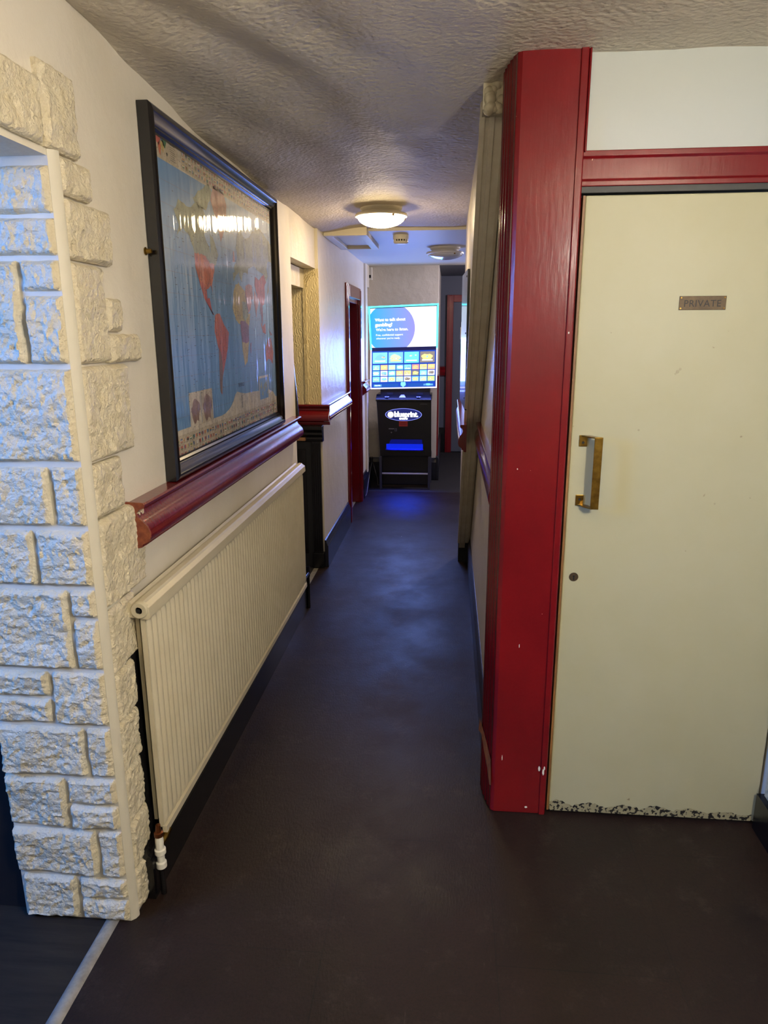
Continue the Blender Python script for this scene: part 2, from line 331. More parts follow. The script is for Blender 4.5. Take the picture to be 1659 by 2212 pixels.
# skirtings -----------------------------------------------------------------
def skirt(poly, axis, a, c, name, label, mt=M_navy):
    b = MB(); b.prism(poly, axis, a, c, mt); return struct(b.build(name, bevel=.002), label)
def SKP(x, s, h=.20): return [(x, 0), (x+s*.026, 0), (x+s*.026, h-.045), (x+s*.020, h-.038), (x+s*.020, h-.030), (x+s*.014, h-.022), (x+s*.010, h-.004), (x, h)]
b = MB(); b.box(XL, XL+.010, 1.69, 3.985, 0, .86, M_blackm); b.prism(SKP(XL+.018, 1, .17), 'y', 1.66, 3.96, M_black)  # flat black panel on the lower wall, black skirting at its foot
struct(b.build('baseboard_left'), 'black skirting and flat black panel behind the radiator')
skirt(SKP(XL+.018, 1), 'y', 4.70, 5.86, 'baseboard_left', 'black skirting between the recess and the red door')
skirt(SKP(XL+.018, 1, .23), 'y', 6.86, 7.45, 'baseboard_left', 'black skirting beside the gaming machine')
skirt(SKP(XR, -.6, .2), 'y', 2.31, 4.97, 'baseboard_right', 'black skirting under the stair')
b = MB(); b.prism([(XU-.006, 0), (XU-.006, .19), (XU+.02, .205), (XU+.05, .19), (XR, .185), (XR, 0)], 'y', 4.90, 5.02, M_blackm); struct(b.build('baseboard_right'), 'black painted foot of the stair board')
b = MB(); b.box(1.030, 1.055, -3.2, 2.13, 0, .13, M_black); struct(b.build('baseboard_right'), 'black skirting by the private door')

# left recess: black fluted pilaster with capital, dark door, sill ------------
b = MB()
b.box(-.925, -.862, 4.690, 4.7195, 0, .90, M_black)
for q in range(4): b.box(-.918+q*.014, -.911+q*.014, 4.684, 4.690, .12, .88, M_black)
b.box(-.930, -.852, 4.668, 4.7195, 0, .11, M_black)
b.prism([(4.7195, .895), (4.672, .895), (4.664, .915), (4.668, .925), (4.652, .945), (4.655, .958), (4.640, .980), (4.640, 1.003), (4.7195, 1.003)], 'x', -1.05, -.842, M_black)
struct(b.build('trim_10', bevel=.002), 'black fluted pilaster with moulded capital')
b = MB(); b.box(-1.25, -.925, 4.70, 4.7199, 0, 1.0, M_blackm); b.box(-1.15, -.965, 4.692, 4.70, .10, .84, M_black)
b.box(-1.02, -.955, 4.64, 4.70, .905, .925, M_doorwood); struct(b.build('trim_11', bevel=.002), 'black panelling with bare wood ledge in the recess')
b = MB()     # painted-over cables down the wallpaper
for q, dx in enumerate((0, .009, .018)):
    b.tube([(-.868, 4.699, 1.985-dx*.6), (-.895, 4.699, 1.982-dx), (-.925+dx, 4.699, 1.965-dx), (-.944+dx, 4.699, 1.93-dx), (-.951+dx, 4.699, 1.87), (-.953+dx, 4.699, 1.6), (-.955+dx, 4.699, 1.146)], .0042, M_anag, 8)
tag(b.build('wall_cable', smooth=True), 'three painted over cables curving down the swirl wallpaper', 'cable')
b = MB(); b.prism([(-.858, 0), (-.858, 0)], 'y', 0, 0, M_metal) if False else None
b = MB(); b.prism([(3.75, 0), (3.75, .004), (4.66, .004), (4.66, 0)], 'x', -.925, -.893, M_metal); tag(b.build('threshold_strip', bevel=.001), 'worn pale metal threshold strip across the recess beyond the radiator', 'threshold strip')
b = MB(); b.box(-.925, -.895, 5.985, 6.69, 0, .004, M_metal); tag(b.build('threshold_strip', bevel=.001), 'worn pale metal threshold strip under the dark red door', 'threshold strip')
b = MB(); b.prism([(-.936, 0), (-.930, .005), (-.917, .008), (-.904, .005), (-.898, 0)], 'y', .35, 1.585, M_metal); tag(b.build('threshold_strip', smooth=True), 'long rounded metal floor strip at the foot of the stone pillar', 'threshold strip')

# ------------------------------------------------------------------ dark red door beyond (door_2)
XW = XL+.018
b = MB()
for (y0, y1, z0, z1) in ((5.90, 5.985, 0, 2.0), (6.70, 6.80, 0, 2.0), (5.985, 6.70, 1.895, 2.0)):
    b.box(XW, XW+.018, y0, y1, z0, z1, M_red); b.box(XW+.018, XW+.026, y0+.018, y1-.018, z0, z1-.018, M_red)
b.box(-.985, XW, 5.95, 5.985, 0, 1.92, M_red); b.box(-.985, XW, 6.695, 6.73, 0, 1.92, M_red); b.box(-.985, XW, 5.985, 6.70, 1.86, 1.90, M_red)
b.box(-.945, -.925, 6.675, 6.695, 0, 1.86, M_red)
struct(b.build('trim_12', bevel=.003), 'chipped red gloss frame of the far left door')
b = MB(); b.box(-1.02, -.985, 5.985, 6.695, .006, 1.86, M_red)
for (y0, y1, z0, z1) in ((6.07, 6.3, .2, .85), (6.38, 6.61, .2, .85), (6.07, 6.3, 1.0, 1.72), (6.38, 6.61, 1.0, 1.72)): b.box(-.985, -.978, y0, y1, z0, z1, M_red)
struct(b.build('door_2', bevel=.003), 'dark red panelled door set back in the left wall')

# ------------------------------------------------------------------ arch at the end
b = MB(); b.box(XW-.01, .62, 7.2, 7.50, 2.262, 2.33, M_wall_far); b.box(-.90, -.832, 7.2, 7.34, .0, 2.27, M_wall_far); b.box(-.90, -.832, 7.34, 7.50, 2.05, 2.27, M_wall_far); b.box(-1.25, -.9, 7.2, 7.26, .0, 2.4, M_wall_far)
struct(b.build('wall_far', bevel=.006), 'pale plaster edge framing the machine alcove')
b = MB(); b.box(-1.25, -.905, 7.26, 7.85, 0, 2.4, M_wall_far); struct(b.build('wall_far'), 'side wall of the machine alcove')
b = MB(); b.box(-1.25, -.135, 7.85, 9.8, 0, 2.4, M_wall_far); struct(b.build('wall_far'), 'pale wall behind the gaming machine')
skirt([(7.85, 0), (7.822, 0), (7.822, .2), (7.835, .235), (7.85, .25)], 'x', -.905, -.105, 'baseboard_far', 'black skirting behind the gaming machine')
skirt([(-.135, 0), (-.107, 0), (-.107, .25), (-.135, .27)], 'y', 7.82, 9.8, 'baseboard_far', 'black skirting leading into the dark corridor')
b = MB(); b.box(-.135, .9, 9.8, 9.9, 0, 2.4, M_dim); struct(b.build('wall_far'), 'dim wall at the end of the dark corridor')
b = MB()
b.prism([(9.8, z+.03) for z in ()] or [(9.8, 1.03), (9.76, 1.05), (9.74, 1.09), (9.77, 1.12), (9.75, 1.16), (9.8, 1.17)], 'x', -.135, -.06, M_red); struct(b.build('trim_13'), 'dark red dado rail at the end of the dark corridor')
b = MB(); b.box(-.135, -.055, 9.77, 9.8, 0, .34, M_black); struct(b.build('baseboard_far'), 'tall black skirting at the end of the dark corridor')
b = MB(); b.box(-.05, .035, 9.75, 9.8, 0, 2.09, M_red); b.box(.035, .9, 9.75, 9.8, 2.0, 2.09, M_red); b.box(-.03, .02, 9.742, 9.75, 0, 2.08, M_red)
struct(b.build('trim_14', bevel=.004), 'dark red frame around the last pale door')
b = MB(); b.box(.035, .9, 9.775, 9.8, .01, 2.0, M_dim); struct(b.build('door_3', bevel=.003), 'pale door at the far end, dimness in its colour')
b = MB(); b.box(-.135, -.12, 7.9, 8.2, 0.02, 1.15, M_red); struct(b.build('trim_15'), 'dark red upright on the corridor corner')
b = MB(); b.box(-.895, -.835, 7.80, 7.85, 2.15, 2.28, M_white); b.box(-.885, -.845, 7.79, 7.80, 2.17, 2.20, M_darkslot); tag(b.build('alarm_box', bevel=.004), 'small white alarm box high on the wall above the gaming machine', 'alarm')

# ------------------------------------------------------------------ ceiling hatch
b = MB()
z0, z1 = 2.228, 2.263
X0, X1, Y0, Y1, wd = -.850, -.560, 4.93, 5.76, .055
for r in ((X0, X1, Y0, Y0+wd), (X0, X1, Y1-wd, Y1), (X0, X0+wd, Y0+wd, Y1-wd), (X1-wd, X1, Y0+wd, Y1-wd)): b.box(*r, z0, z1+.02, M_hatch)
ha = b.build('ceiling_hatch', bevel=.003); tag(ha, 'cream framed loft hatch in the low ceiling beside the dome light', 'hatch')
b = MB(); b.box(X0+wd, X1-wd, Y0+wd, Y1-wd, 2.252, 2.262, M_hatch); b.build('hatch_panel', ha)

# ------------------------------------------------------------------ dome lights
def glow(name, col, s):
    m = bpy.data.materials.new(name); m.use_nodes = True; N = m.node_tree.nodes
    bs = N['Principled BSDF']; bs.inputs['Base Color'].default_value = (.8, .8, .78, 1); bs.inputs['Roughness'].default_value = .2
    bs.inputs['Emission Color'].default_value = (*col, 1); bs.inputs['Emission Strength'].default_value = s; return m
M_glow = glow('lit opal glass', WARM, LAMP_STRENGTH); M_glow2 = glow('lit opal glass near', (1, .80, .56), NEAR_STRENGTH)
M_opal = mat('unlit opal glass', (214, 216, 214), .12, coat=.5)
def dome(x, y, zc, r, glass, label, drop):
    t = empty('ceiling_light', (x, y, zc), label, 'ceiling light')
    b = MB(); b.lathe([(.001, .012), (r*.80, .012), (r*.80, -.010), (r*.70, -.022), (r*.70, -.035)], (x, y, zc), M_white); b.build('base_plate', t, smooth=True)
    b = MB(); b.lathe([(r*.70, -.028), (r*.97, -.034), (r, -.042), (r*.985, -.050), (r*.90, -.052), (r*.88, -.044), (r*.70, -.034)], (x, y, zc), M_white); b.build('rim', t, smooth=True)
    b = MB(); pf = [(max(r*.90*math.sin(a), .0005), -.050-drop*math.cos(a)) for a in [math.pi/2*i/12 for i in range(13)]]; b.lathe(pf, (x, y, zc), glass); b.build('glass_bowl', t, smooth=True)
    for a in (2.2, 5.3, .4):
        b = MB(); b.lathe([(.0005, -.062), (.006, -.060), (.006, -.048)], (x+r*.93*math.cos(a), y+r*.93*math.sin(a), zc), M_brass, n=12); b.build('clip', t, smooth=True)
    return t
dome(-.40, 4.25, 2.286, .148, M_glow, 'lit warm dome light on the textured ceiling over the passage', .056)
dome(-.055, 6.0, 2.262, .150, M_opal, 'unlit dome light on the blue tinted low ceiling', .042)
dome(-.10, .95, 2.33, .16, M_glow2, 'lit dome light overhead in front of the private door, out of shot', .08)

pa = empty('pendant_light', (1.2, 7.35, 2.10), 'lit globe pendant round the corner from the gaming machine', 'pendant light')
b = MB(); b.lathe([(max(.10*math.sin(math.pi*i/16), .0005), -.10*math.cos(math.pi*i/16)) for i in range(17)], (1.2, 7.35, 2.10), glow('lit globe glass alcove', (.97, .84, .98), 165.0)); b.build('globe', pa, smooth=True)
b = MB(); b.tube([(1.2, 7.35, 2.20), (1.2, 7.35, 2.33)], .006, M_white); b.build('cord', pa, smooth=True)

pl = empty('pendant_light', (.92, .2, 2.0), 'unseen globe pendant added to brighten the near passage', 'pendant light')  # unseen lamp added to lift the near ceiling and left wall
b = MB(); b.lathe([(max(.11*math.sin(math.pi*i/16), .0005), -.11*math.cos(math.pi*i/16)) for i in range(17)], (.92, .2, 2.0), glow('lit globe glass', (1, .93, .80), 128.0)); b.build('globe', pl, smooth=True)
b = MB(); b.tube([(.92, .2, 2.11), (.92, .2, 2.34)], .006, M_white); b.build('cord', pl, smooth=True)

# smoke detector
sd = empty('smoke_detector', (-.355, 5.22, 2.262), 'round cream smoke detector with dark vents under the low ceiling', 'smoke detector')
b = MB(); b.lathe([(.0005, 0), (.052, 0), (.055, -.008), (.054, -.030), (.0005, -.030)], (-.355, 5.22, 2.262), M_white); b.build('base', sd, smooth=True)
b = MB(); b.lathe([(.045, -.030), (.045, -.042)], (-.355, 5.22, 2.262), M_darkslot); b.build('vent_ring', sd, smooth=True)
b = MB()
for q in range(16):
    a = q*math.pi/8; b.box(-.355+.047*math.cos(a)-.003, -.355+.047*math.cos(a)+.003, 5.22+.047*math.sin(a)-.003, 5.22+.047*math.sin(a)+.003, 2.220, 2.232, M_white)
b.lathe([(.052, -.042), (.050, -.050), (.040, -.058), (.0005, -.060)], (-.355, 5.22, 2.262), M_white); b.build('cover', sd, smooth=True)

# ------------------------------------------------------------------ stone cladding
def stone(mb, u0, v0, u1, v1, fn, seed, h=.026, res=.0046, margin=.002):
    u0 += margin; v0 += margin; u1 -= margin; v1 -= margin
    nu = max(6, int((u1-u0)/res)); nv = max(6, int((v1-v0)/res)); vs = []
    for j in range(nv+1):
        for i in range(nu+1):
            a = i/nu; c = j/nv; u = u0+(u1-u0)*a; v = v0+(v1-v0)*c
            e = min(a*(u1-u0), (1-a)*(u1-u0), c*(v1-v0), (1-c)*(v1-v0))
            pil = min(1, e/(.007+.006*abs(noise.noise((u*20, v*20, seed))))); pil = pil**.6
            p = Vector((u*11+seed*3.1, v*14+seed*1.7, seed))
            q = noise.fractal(p, 1.0, 2.1, 5)*.45 + noise.noise(p*.6)*.45
            rd_ = 1-abs(noise.noise(Vector((u*34+q*1.6, v*40, seed*2.7))))*2
            rd2 = 1-abs(noise.noise(Vector((u*80, v*88+q, seed*1.3))))*2
            rd3 = noise.noise(Vector((u*150, v*150, seed*2.3)))
            hh = (.45 + q*.55 + rd_*.17 + rd2*.12 + rd3*.07)*h*pil
            hh = max(hh, .12*h*pil)
            if i in (0, nu) or j in (0, nv): hh = 0
            ju = noise.noise((u*30, v*30, seed+9))*.0022; jv = noise.noise((v*30, u*30, seed+19))*.0022
            vs.append(fn(u+ju, v+jv, max(hh, -.001)))
    n = nu+1; fs = [(j*n+i, j*n+i+1, (j+1)*n+i+1, (j+1)*n+i) for j in range(nv) for i in range(nu)]
    mb.add(vs, fs, M_stone)
REV = [(-1.168,1.854,-.863,1.955),(-1.168,1.768,-.863,1.850),(-1.168,1.533,-.961,1.762),(-.955,1.692,-.863,1.762),(-.955,1.533,-.863,1.688),
(-1.168,1.306,-.863,1.526),(-1.168,1.149,-.947,1.298),(-.940,1.149,-.863,1.298),(-1.168,.997,-1.006,1.141),(-1.0,.997,-.863,1.141),
(-1.168,.772,-.936,.988),(-.930,.914,-.863,.988),(-.930,.772,-.863,.908),(-1.17,.691,-1.014,.764),(-1.172,.614,-1.014,.686),(-1.006,.614,-.863,.764),
(-1.174,.462,-.936,.606),(-.930,.462,-.863,.606),(-1.178,.301,-1.006,.454),(-.999,.378,-.863,.454),(-1.0,.301,-.863,.373),
(-1.176,.149,-.936,.293),(-.930,.149,-.863,.293),(-1.165,.006,-1.008,.141),(-1.0,.077,-.863,.141),(-1.0,.006,-.863,.072)]
WF = [(1.28,1.985,1.555,2.118),(1.562,1.985,1.70,2.155),(1.02,1.985,1.275,2.10),(.7,1.985,1.015,2.10),(1.600,1.900,1.737,1.980),(1.600,1.765,1.812,1.895),
(1.600,1.533,1.757,1.760),(1.760,1.607,1.838,1.690),(1.760,1.530,1.935,1.602),(1.600,1.300,1.838,1.527),(1.600,1.160,1.757,1.295),(1.600,.925,1.850,1.155),
(1.600,.745,1.762,.920),(1.600,.605,1.716,.740),(1.600,.455,1.712,.600),(1.600,.295,1.706,.450),(1.600,.145,1.714,.290),(1.600,.004,1.685,.140)]
b = MB()
b.box(-1.172, -.872, 1.578, 1.606, 0, 1.985, M_mortar); b.box(XL-.001, XL+.012, 1.606, 1.69, 0, .93, M_mortar)
b.prism([(-.872, 1.578), (-.864, 1.578), (-.854, 1.587), (-.850, 1.597), (-.850, 1.602), (-.872, 1.602)], 'z', 0, 1.985, M_mortar)   # smooth arris
for i, r in enumerate(REV): stone(b, *r, lambda u, v, h: (u, 1.579-h, v), i+1)
for i, r in enumerate(WF):
    b.box(XL-.001, XL+.012, r[0]+.001, r[2]-.001, r[1]+.001, r[3]-.001, M_stone)
    stone(b, *r, lambda u, v, h: (XL+.0115+h, u, v), i+51, h=.020, margin=.001)
b.box(-1.17, XL+.004, .35, 1.58, 1.972, 1.986, M_grey)
struct(b.build('trim_16', smooth=True), 'cream painted split stone cladding around the side opening')

# right edge beyond the private door: rough stone strip
b = MB(); b.box(1.055, 1.16, -3.2, 2.23, 0, 2.42, M_wall)
struct(b.build('wall_right'), 'cream wall to the right of the private door')
b = MB()
for i in range(9): stone(b, 1.55, .14+i*.07, 2.10, .14+(i+1)*.07, lambda u, v, h: (1.052-h, u, v), 90+i, h=.016, margin=.002)
b.box(1.050, 1.056, 1.5, 2.12, .13, .8, M_stone); struct(b.build('trim_17', smooth=True), 'rough cream stone strip beside the private door')

# ------------------------------------------------------------------ private door wall
b = MB(); b.box(.352, 1.055, 2.165, 2.26, 2.075, 2.42, M_panel); struct(b.build('wall_front'), 'pale panel above the private door')
b = MB()     # red post: flat front, moulded corner
b.prism([(.352, 2.14), (.352, 2.30), (.142, 2.30), (.137, 2.285), (.142, 2.270), (.139, 2.258), (.146, 2.246), (.143, 2.232), (.150, 2.218), (.149, 2.200), (.156, 2.192), (.156, 2.176), (.163, 2.160), (.166, 2.148), (.178, 2.140)], 'z', 0, 2.36, M_red_post)
b.prism([(.330, 2.134), (.330, 2.14), (.350, 2.14), (.350, 2.134)], 'z', .0, 2.36, M_red_post)
for q in range(3): b.box(.352, .358, 2.136, 2.16, 2.075, 2.36, M_red_post) if q == 0 else None
struct(b.build('trim_18', bevel=.0035, seg=3), 'broad oxblood red post beside the private door')
b = MB()
q0 = [(.134, 2.300, .262), (.131, 2.300, .215), (.1395, 2.262, .225), (.147, 2.232, .185), (.158, 2.180, .145), (.165, 2.150, .100), (.1695, 2.139, .105), (.1665, 2.152, .195), (.156, 2.192, .225), (.147, 2.236, .245)]
b.add([(x-.004, y-.004, z) for x, y, z in q0], [(0, 1, 2, 9), (9, 2, 3, 8), (8, 3, 4, 7), (7, 4, 5, 6)], M_copper)
b.add([(x+.004, y+.004, z) for x, y, z in q0], [(0, 1, 2, 9), (9, 2, 3, 8), (8, 3, 4, 7), (7, 4, 5, 6)], M_copper)
struct(b.build('trim_19'), 'chipped bare wood patch low on the red post')
b = MB()
for i, (x, z, sx, sz) in enumerate(((.325, .175, .0035, .009), (.338, .168, .003, .013), (.341, .182, .0025, .007), (.287, .024, .005, .003), (.338, 1.6, .002, .003), (.2, .21, .0012, .010), (.24, .62, .0012, .006), (.21, 1.2, .0016, .002))):
    y = 2.1385 if x < .33 else 2.1325
    ring = [(x+sx*(1+.5*noise.noise((math.cos(a)*3, math.sin(a)*3, i*5.5)))*math.cos(a), sz*(1+.5*noise.noise((math.sin(a)*3, math.cos(a)*3, i*3.3)))*math.sin(a)+z) for a in [math.tau*k/14 for k in range(14)]]
    b.prism(ring, 'y', y, y+.003, M_chip)
struct(b.build('trim_20'), 'white chips in the red paint of the post')
b = MB(); b.prism([(2.165, 1.990), (2.145, 1.990), (2.145, 2.004), (2.150, 2.008), (2.150, 2.060), (2.144, 2.066), (2.144, 2.080), (2.165, 2.083)], 'x', .350, 1.055, M_red_post); b.box(.350, 1.055, 2.152, 2.20, 1.973, 1.992, M_blackm)
struct(b.build('trim_21', bevel=.002), 'red head rail over the private door')
dr = MB(); dr.box(.3655, 1.046, 2.148, 2.19, .012, 1.967, M_door)
door = struct(dr.build('door_1', bevel=.003), 'cream flush door marked private')
b = MB(); b.box(.3585, .3650, 2.148, 2.19, .012, 1.967, M_doorwood); b.build('door_edge', door)
b = MB()
vs = []; fs = []; NN = 120
for i in range(NN+1):
    x = .366+.679*i/NN; h = .018+.028*abs(noise.noise((x*9, 1, 2)))+.012*abs(noise.noise((x*45, 3, 1)))
    vs += [(x, 2.1470, .012), (x, 2.1470, .012+h*.55), (x, 2.1475, .012+h)]
for i in range(NN):
    for j in range(2): fs.append((i*3+j, (i+1)*3+j, (i+1)*3+j+1, i*3+j+1))
b.add(vs, fs, M_dirt); b.build('scuffed_bottom', door)['label'] = 'grimy flaking paint along the door bottom'
b = MB()
for (x, z, r) in ((.655, 1.49, .005), (.662, 1.497, .004), (.650, 1.484, .003), (.46, 1.6, .002), (.56, 1.32, .003), (.80, 1.1, .003), (.9, 1.12, .0025), (.73, .95, .002), (.37, 1.33, .002)):
    b.lathe([(.0003, -.0009), (r*.9, -.0006), (r, 0)], (x, 2.148, z), mat('door smudge', (160, 153, 120), .6), n=9, axis='y')
b.build('smudges', door)
hd = MB()     # D handle in strap brass
def strap(b, pts, half, th, mt):
    # pts in (y,z); strap width along x around centre given per point
    n = len(pts); vs = []
    for (xc, y, z) in pts: vs += [(xc-half, y, z), (xc+half, y, z)]
    return vs
HX0 = .396
pts = []   # outer path (x, y, z): foot plate -> bend -> bar -> bend -> foot plate
TOP, BOT = 1.300, 1.092
bar_x0, bar_x1 = .428, .452
hd.box(.389, .413, 2.1445, 2.148, TOP-.030, TOP+.004, M_brass)
hd.box(.389, .413, 2.1445, 2.148, BOT-.004, BOT+.030, M_brass)
def arc(z, s):
    o = []; 
    for i in range(9):
        a = math.pi/2*i/8; o.append((.408+.040*math.sin(a)*.9, 2.146-.040*(1-math.cos(a)), z))
    return o
for z, s in ((TOP, 1), (BOT, -1)):
    A = [(.405, 2.146), (.414, 2.138), (.420, 2.122), (.430, 2.108), (.436, 2.102)]
    vs = []; 
    for (x, y) in A: vs += [(x-.012, y, z), (x+.012, y, z), (x+.012, y, z+s*.004), (x-.012, y, z+s*.004)]
    fs = []
    for i in range(len(A)-1):
        for j in range(4): fs.append((i*4+j, i*4+(j+1) % 4, (i+1)*4+(j+1) % 4, (i+1)*4+j))
    fs += [(0, 1, 2, 3), tuple(range(len(vs)-4, len(vs)))]
    hd.add(vs, fs, M_brass)
hd.box(.425, .449, 2.097, 2.102, BOT-.004, TOP+.004, M_brass)
hobj = hd.build('door_handle', door, bevel=.0012)
b = MB()
for z in (TOP-.018, BOT+.016): b.lathe([(.0004, -.001), (.0035, -.0012), (.004, 0)], (.401, 2.1445, z), M_darkslot, n=12, axis='y')
b.build('screw', hobj)
b = MB(); b.lathe([(.0005, -.0022), (.013, -.0022), (.0145, 0)], (.399, 2.148, .857), M_bronze, n=28, axis='y'); es = b.build('keyhole_plate', door, smooth=True)
b = MB(); b.lathe([(.0003, -.0006), (.0030, -.0006), (.0032, 0)], (.399, 2.1458, .860), M_darkslot, n=16, axis='y'); b.prism([(.3975, .860), (.4005, .860), (.4015, .848), (.3965, .848)], 'y', 2.1452, 2.1458, M_darkslot); b.build('keyhole', es)
b = MB(); b.box(.641, .769, 2.1462, 2.148, 1.661, 1.699, M_bronze); sg = b.build('sign_plate', door, bevel=.0006); sg['label'] = 'bronze plate lettered PRIVATE'
b = MB(); text_geo(b, 'PRIVATE', M_darkslot, lambda u, v: (.655+u, 2.1459, 1.670+v*1.02), .100, bold=.004, spacing=1.08); b.build('lettering', sg)
b = MB()
for x in (.646, .764):
    for z in (1.6655, 1.6945): b.lathe([(.0003, -.0008), (.0018, -.0008), (.0022, 0)], (x, 2.1460, z), M_brass, n=10, axis='y')
b.build('screw', sg)

# ------------------------------------------------------------------ radiator
rd = empty('radiator', (-.80, 2.75, 0.19), 'long cream ribbed panel radiator below the dado rail', 'radiator')
b = MB(); y0, y1 = 1.718, 3.800; NR = 62; pitch = (y1-y0)/NR; prof = []
for i in range(NR):
    for (a, dx) in ((0, 0), (.16, .001), (.30, .0075), (.42, .0095), (.58, .0095), (.70, .0075), (.84, .001)): prof.append((y0+(i+a)*pitch, dx))
prof.append((y1, 0))
zz = [(.205, 0), (.218, .6), (.235, 1), (.838, 1), (.852, .6), (.866, 0)]
vs = [(-.808+dx*s, y, z) for (z, s) in zz for (y, dx) in prof]; n = len(prof)
fs = [(j*n+i, j*n+i+1, (j+1)*n+i+1, (j+1)*n+i) for j in range(len(zz)-1) for i in range(n-1)]
b.add(vs, fs, M_rad); b.box(-.822, -.8082, y0, y1, .20, .868, M_rad)
b.box(-.812, -.798, y0-.004, y1+.004, .186, .207, M_rad)
b.build('front_panel', rd, smooth=True)
b = MB(); b.box(-.845, -.835, y0+.02, y1-.02, .21, .85, M_rad)
for q in range(40): b.box(-.835, -.822, y0+.03+q*.052, y0+.032+q*.052, .24, .84, M_rad)
b.build('rear_panel', rd)
b = MB(); b.prism([(-.848, .862), (-.850, .902), (-.843, .908), (-.838, .900), (-.829, .900), (-.824, .908), (-.808, .906), (-.803, .900), (-.790, .891), (-.788, .862), (-.794, .856), (-.812, .858)], 'y', y0-.012, y1+.012, M_rad)
tp = b.build('top_grille', rd, bevel=.0015)
b = MB(); b.lathe([(.0005, .0), (.010, .0), (.010, -.006), (.021, -.006), (.024, -.002), (.024, .01)], (-.816, y0-.012, .884), M_rad, n=24, axis='y'); b.lathe([(.0004, -.0064), (.006, -.0064)], (-.816, y0-.012, .884), M_darkslot, n=16, axis='y'); b.build('end_boss', tp, smooth=True)
vl = MB(); vx, vy = -.832, 1.686
vl.lathe([(.0005, .175), (.010, .175), (.012, .165), (.012, .135), (.016, .132), (.016, .118), (.011, .112), (.011, .092), (.015, .088), (.015, .072), (.0005, .070)], (vx+.02, vy, .02), M_white, n=18)
vl.tube([(vx+.02, vy, .165), (vx+.026, vy+.02, .172), (vx+.028, vy+.05, .182)], .011, M_brass, 12)
v = vl.build('valve', rd, smooth=True); v['label'] = 'white radiator valve'
b = MB(); b.lathe([(.0005, .215), (.007, .213), (.008, .190), (.013, .188), (.013, .176)], (vx+.02, vy, .02), mat('copper fitting', (120, 70, 42), .35, metal=.9), n=14); b.build('valve_spindle', v, smooth=True)
b = MB(); b.tube([(vx+.02, vy, 0), (vx+.02, vy, .095)], .0085, M_black, 12); b.build('pipe', rd, smooth=True)
b = MB(); b.tube([(-.818, 3.935, 0), (-.818, 3.935, .20), (-.815, 3.92, .225), (-.812, 3.80, .23)], .0095, M_black, 12); b.build('pipe', rd, smooth=True)
b = MB(); b.lathe([(.0005, .262), (.011, .262), (.012, .25), (.012, .20), (.0005, .198)], (-.818, 3.935, 0), M_black, n=14); b.build('valve', rd, smooth=True)
for y in (2.0, 3.5): b = MB(); b.box(-.853, -.845, y-.02, y+.02, .25, .86, M_rad); b.build('wall_bracket', rd)

# ------------------------------------------------------------------ world map in a black frame
LEAN = .000
PY0, PY1, PZ0, PZ1 = 2.080, 3.556, 1.158, 2.222
mp = empty('framed_map', (-.85, 2.82, PZ0), 'large black framed world map with flags resting on the dado rail', 'framed map')
FP = [(0, -.868), (0, -.836), (.008, -.829), (.020, -.828), (.026, -.834), (.040, -.838), (.048, -.846), (.054, -.845), (.060, -.852), (.066, -.852), (.066, -.868)]
def rail(b, side):
    vs = []; k = len(FP)
    for e in (0, 1):
        for (t, x) in FP:
            if side == 'b': y = PY0+t if e == 0 else PY1-t; z = PZ0+t
            if side == 't': y = PY0+t if e == 0 else PY1-t; z = PZ1-t
            if side == 'l': z = PZ0+t if e == 0 else PZ1-t; y = PY0+t
            if side == 'r': z = PZ0+t if e == 0 else PZ1-t; y = PY1-t
            vs.append((x, y, z))
    b.add(vs, [(i, (i+1) % k, (i+1) % k+k, i+k) for i in range(k)], M_frame)
b = MB()
for s in 'btlr': rail(b, s)
b.build('frame', mp, smooth=True)
b = MB(); b.lathe([(.0005, .02), (.006, .018), (.007, .004), (.011, .002), (.011, 0)], (-.868, 2.062, 1.83), M_brass, n=12, axis='x'); b.build('hanging_hook', mp, smooth=True)
def mcol(n, c): return mat('map '+n, tuple(int(q*.86+22) for q in c), .5, spec=.4, var=(38, tuple(int(q*.7) for q in c), .7), speck=(170, .66, (60, 56, 60)))
K_sea = mat('map sea', (104, 148, 190), .45, var=(3, (92, 138, 184), .6)); K_pap = mcol('paper', (226, 214, 190)); K_tan = mcol('tan', (206, 190, 160))
K_gr = mcol('green', (158, 168, 140)); K_or = mcol('orange', (206, 98, 66)); K_rd = mcol('red', (196, 74, 66)); K_ye = mcol('yellow', (206, 180, 96)); K_pu = mcol('purple', (150, 92, 116)); K_pk = mcol('pink', (196, 128, 120)); K_bl = mcol('blue', (50, 100, 170)); K_gn = mcol('dark green', (52, 120, 72)); K_ink = mcol('ink', (34, 34, 40)); K_wh = mcol('white', (236, 232, 222)); K_brw = mcol('brown', (150, 118, 96))
XP = -.8555
pm = MB()
iy0, iy1, iz0, iz1 = PY0+.05, PY1-.05, PZ0+.05, PZ1-.05
pm.add([(XP, iy0, iz0), (XP, iy1, iz0), (XP, iy1, iz1), (XP, iy0, iz1)], [(0, 1, 2, 3)], K_pap)
def R(y0, z0, y1, z1, mt, lay=1):
    x = XP+.0003*lay; pm.add([(x, y0, z0), (x, y1, z0), (x, y1, z1), (x, y0, z1)], [(0, 1, 2, 3)], mt)
def poly(pts, mt, lay=2):
    x = XP+.0003*lay; pm.add([(x, y, z) for y, z in pts], [list(range(len(pts)))], mt)
def LL(lon, lat):
    a = math.radians(lat); return (2.632+.0037*(lon+70), 1.632+.25*1.25*math.asinh(math.tan(.8*a)))
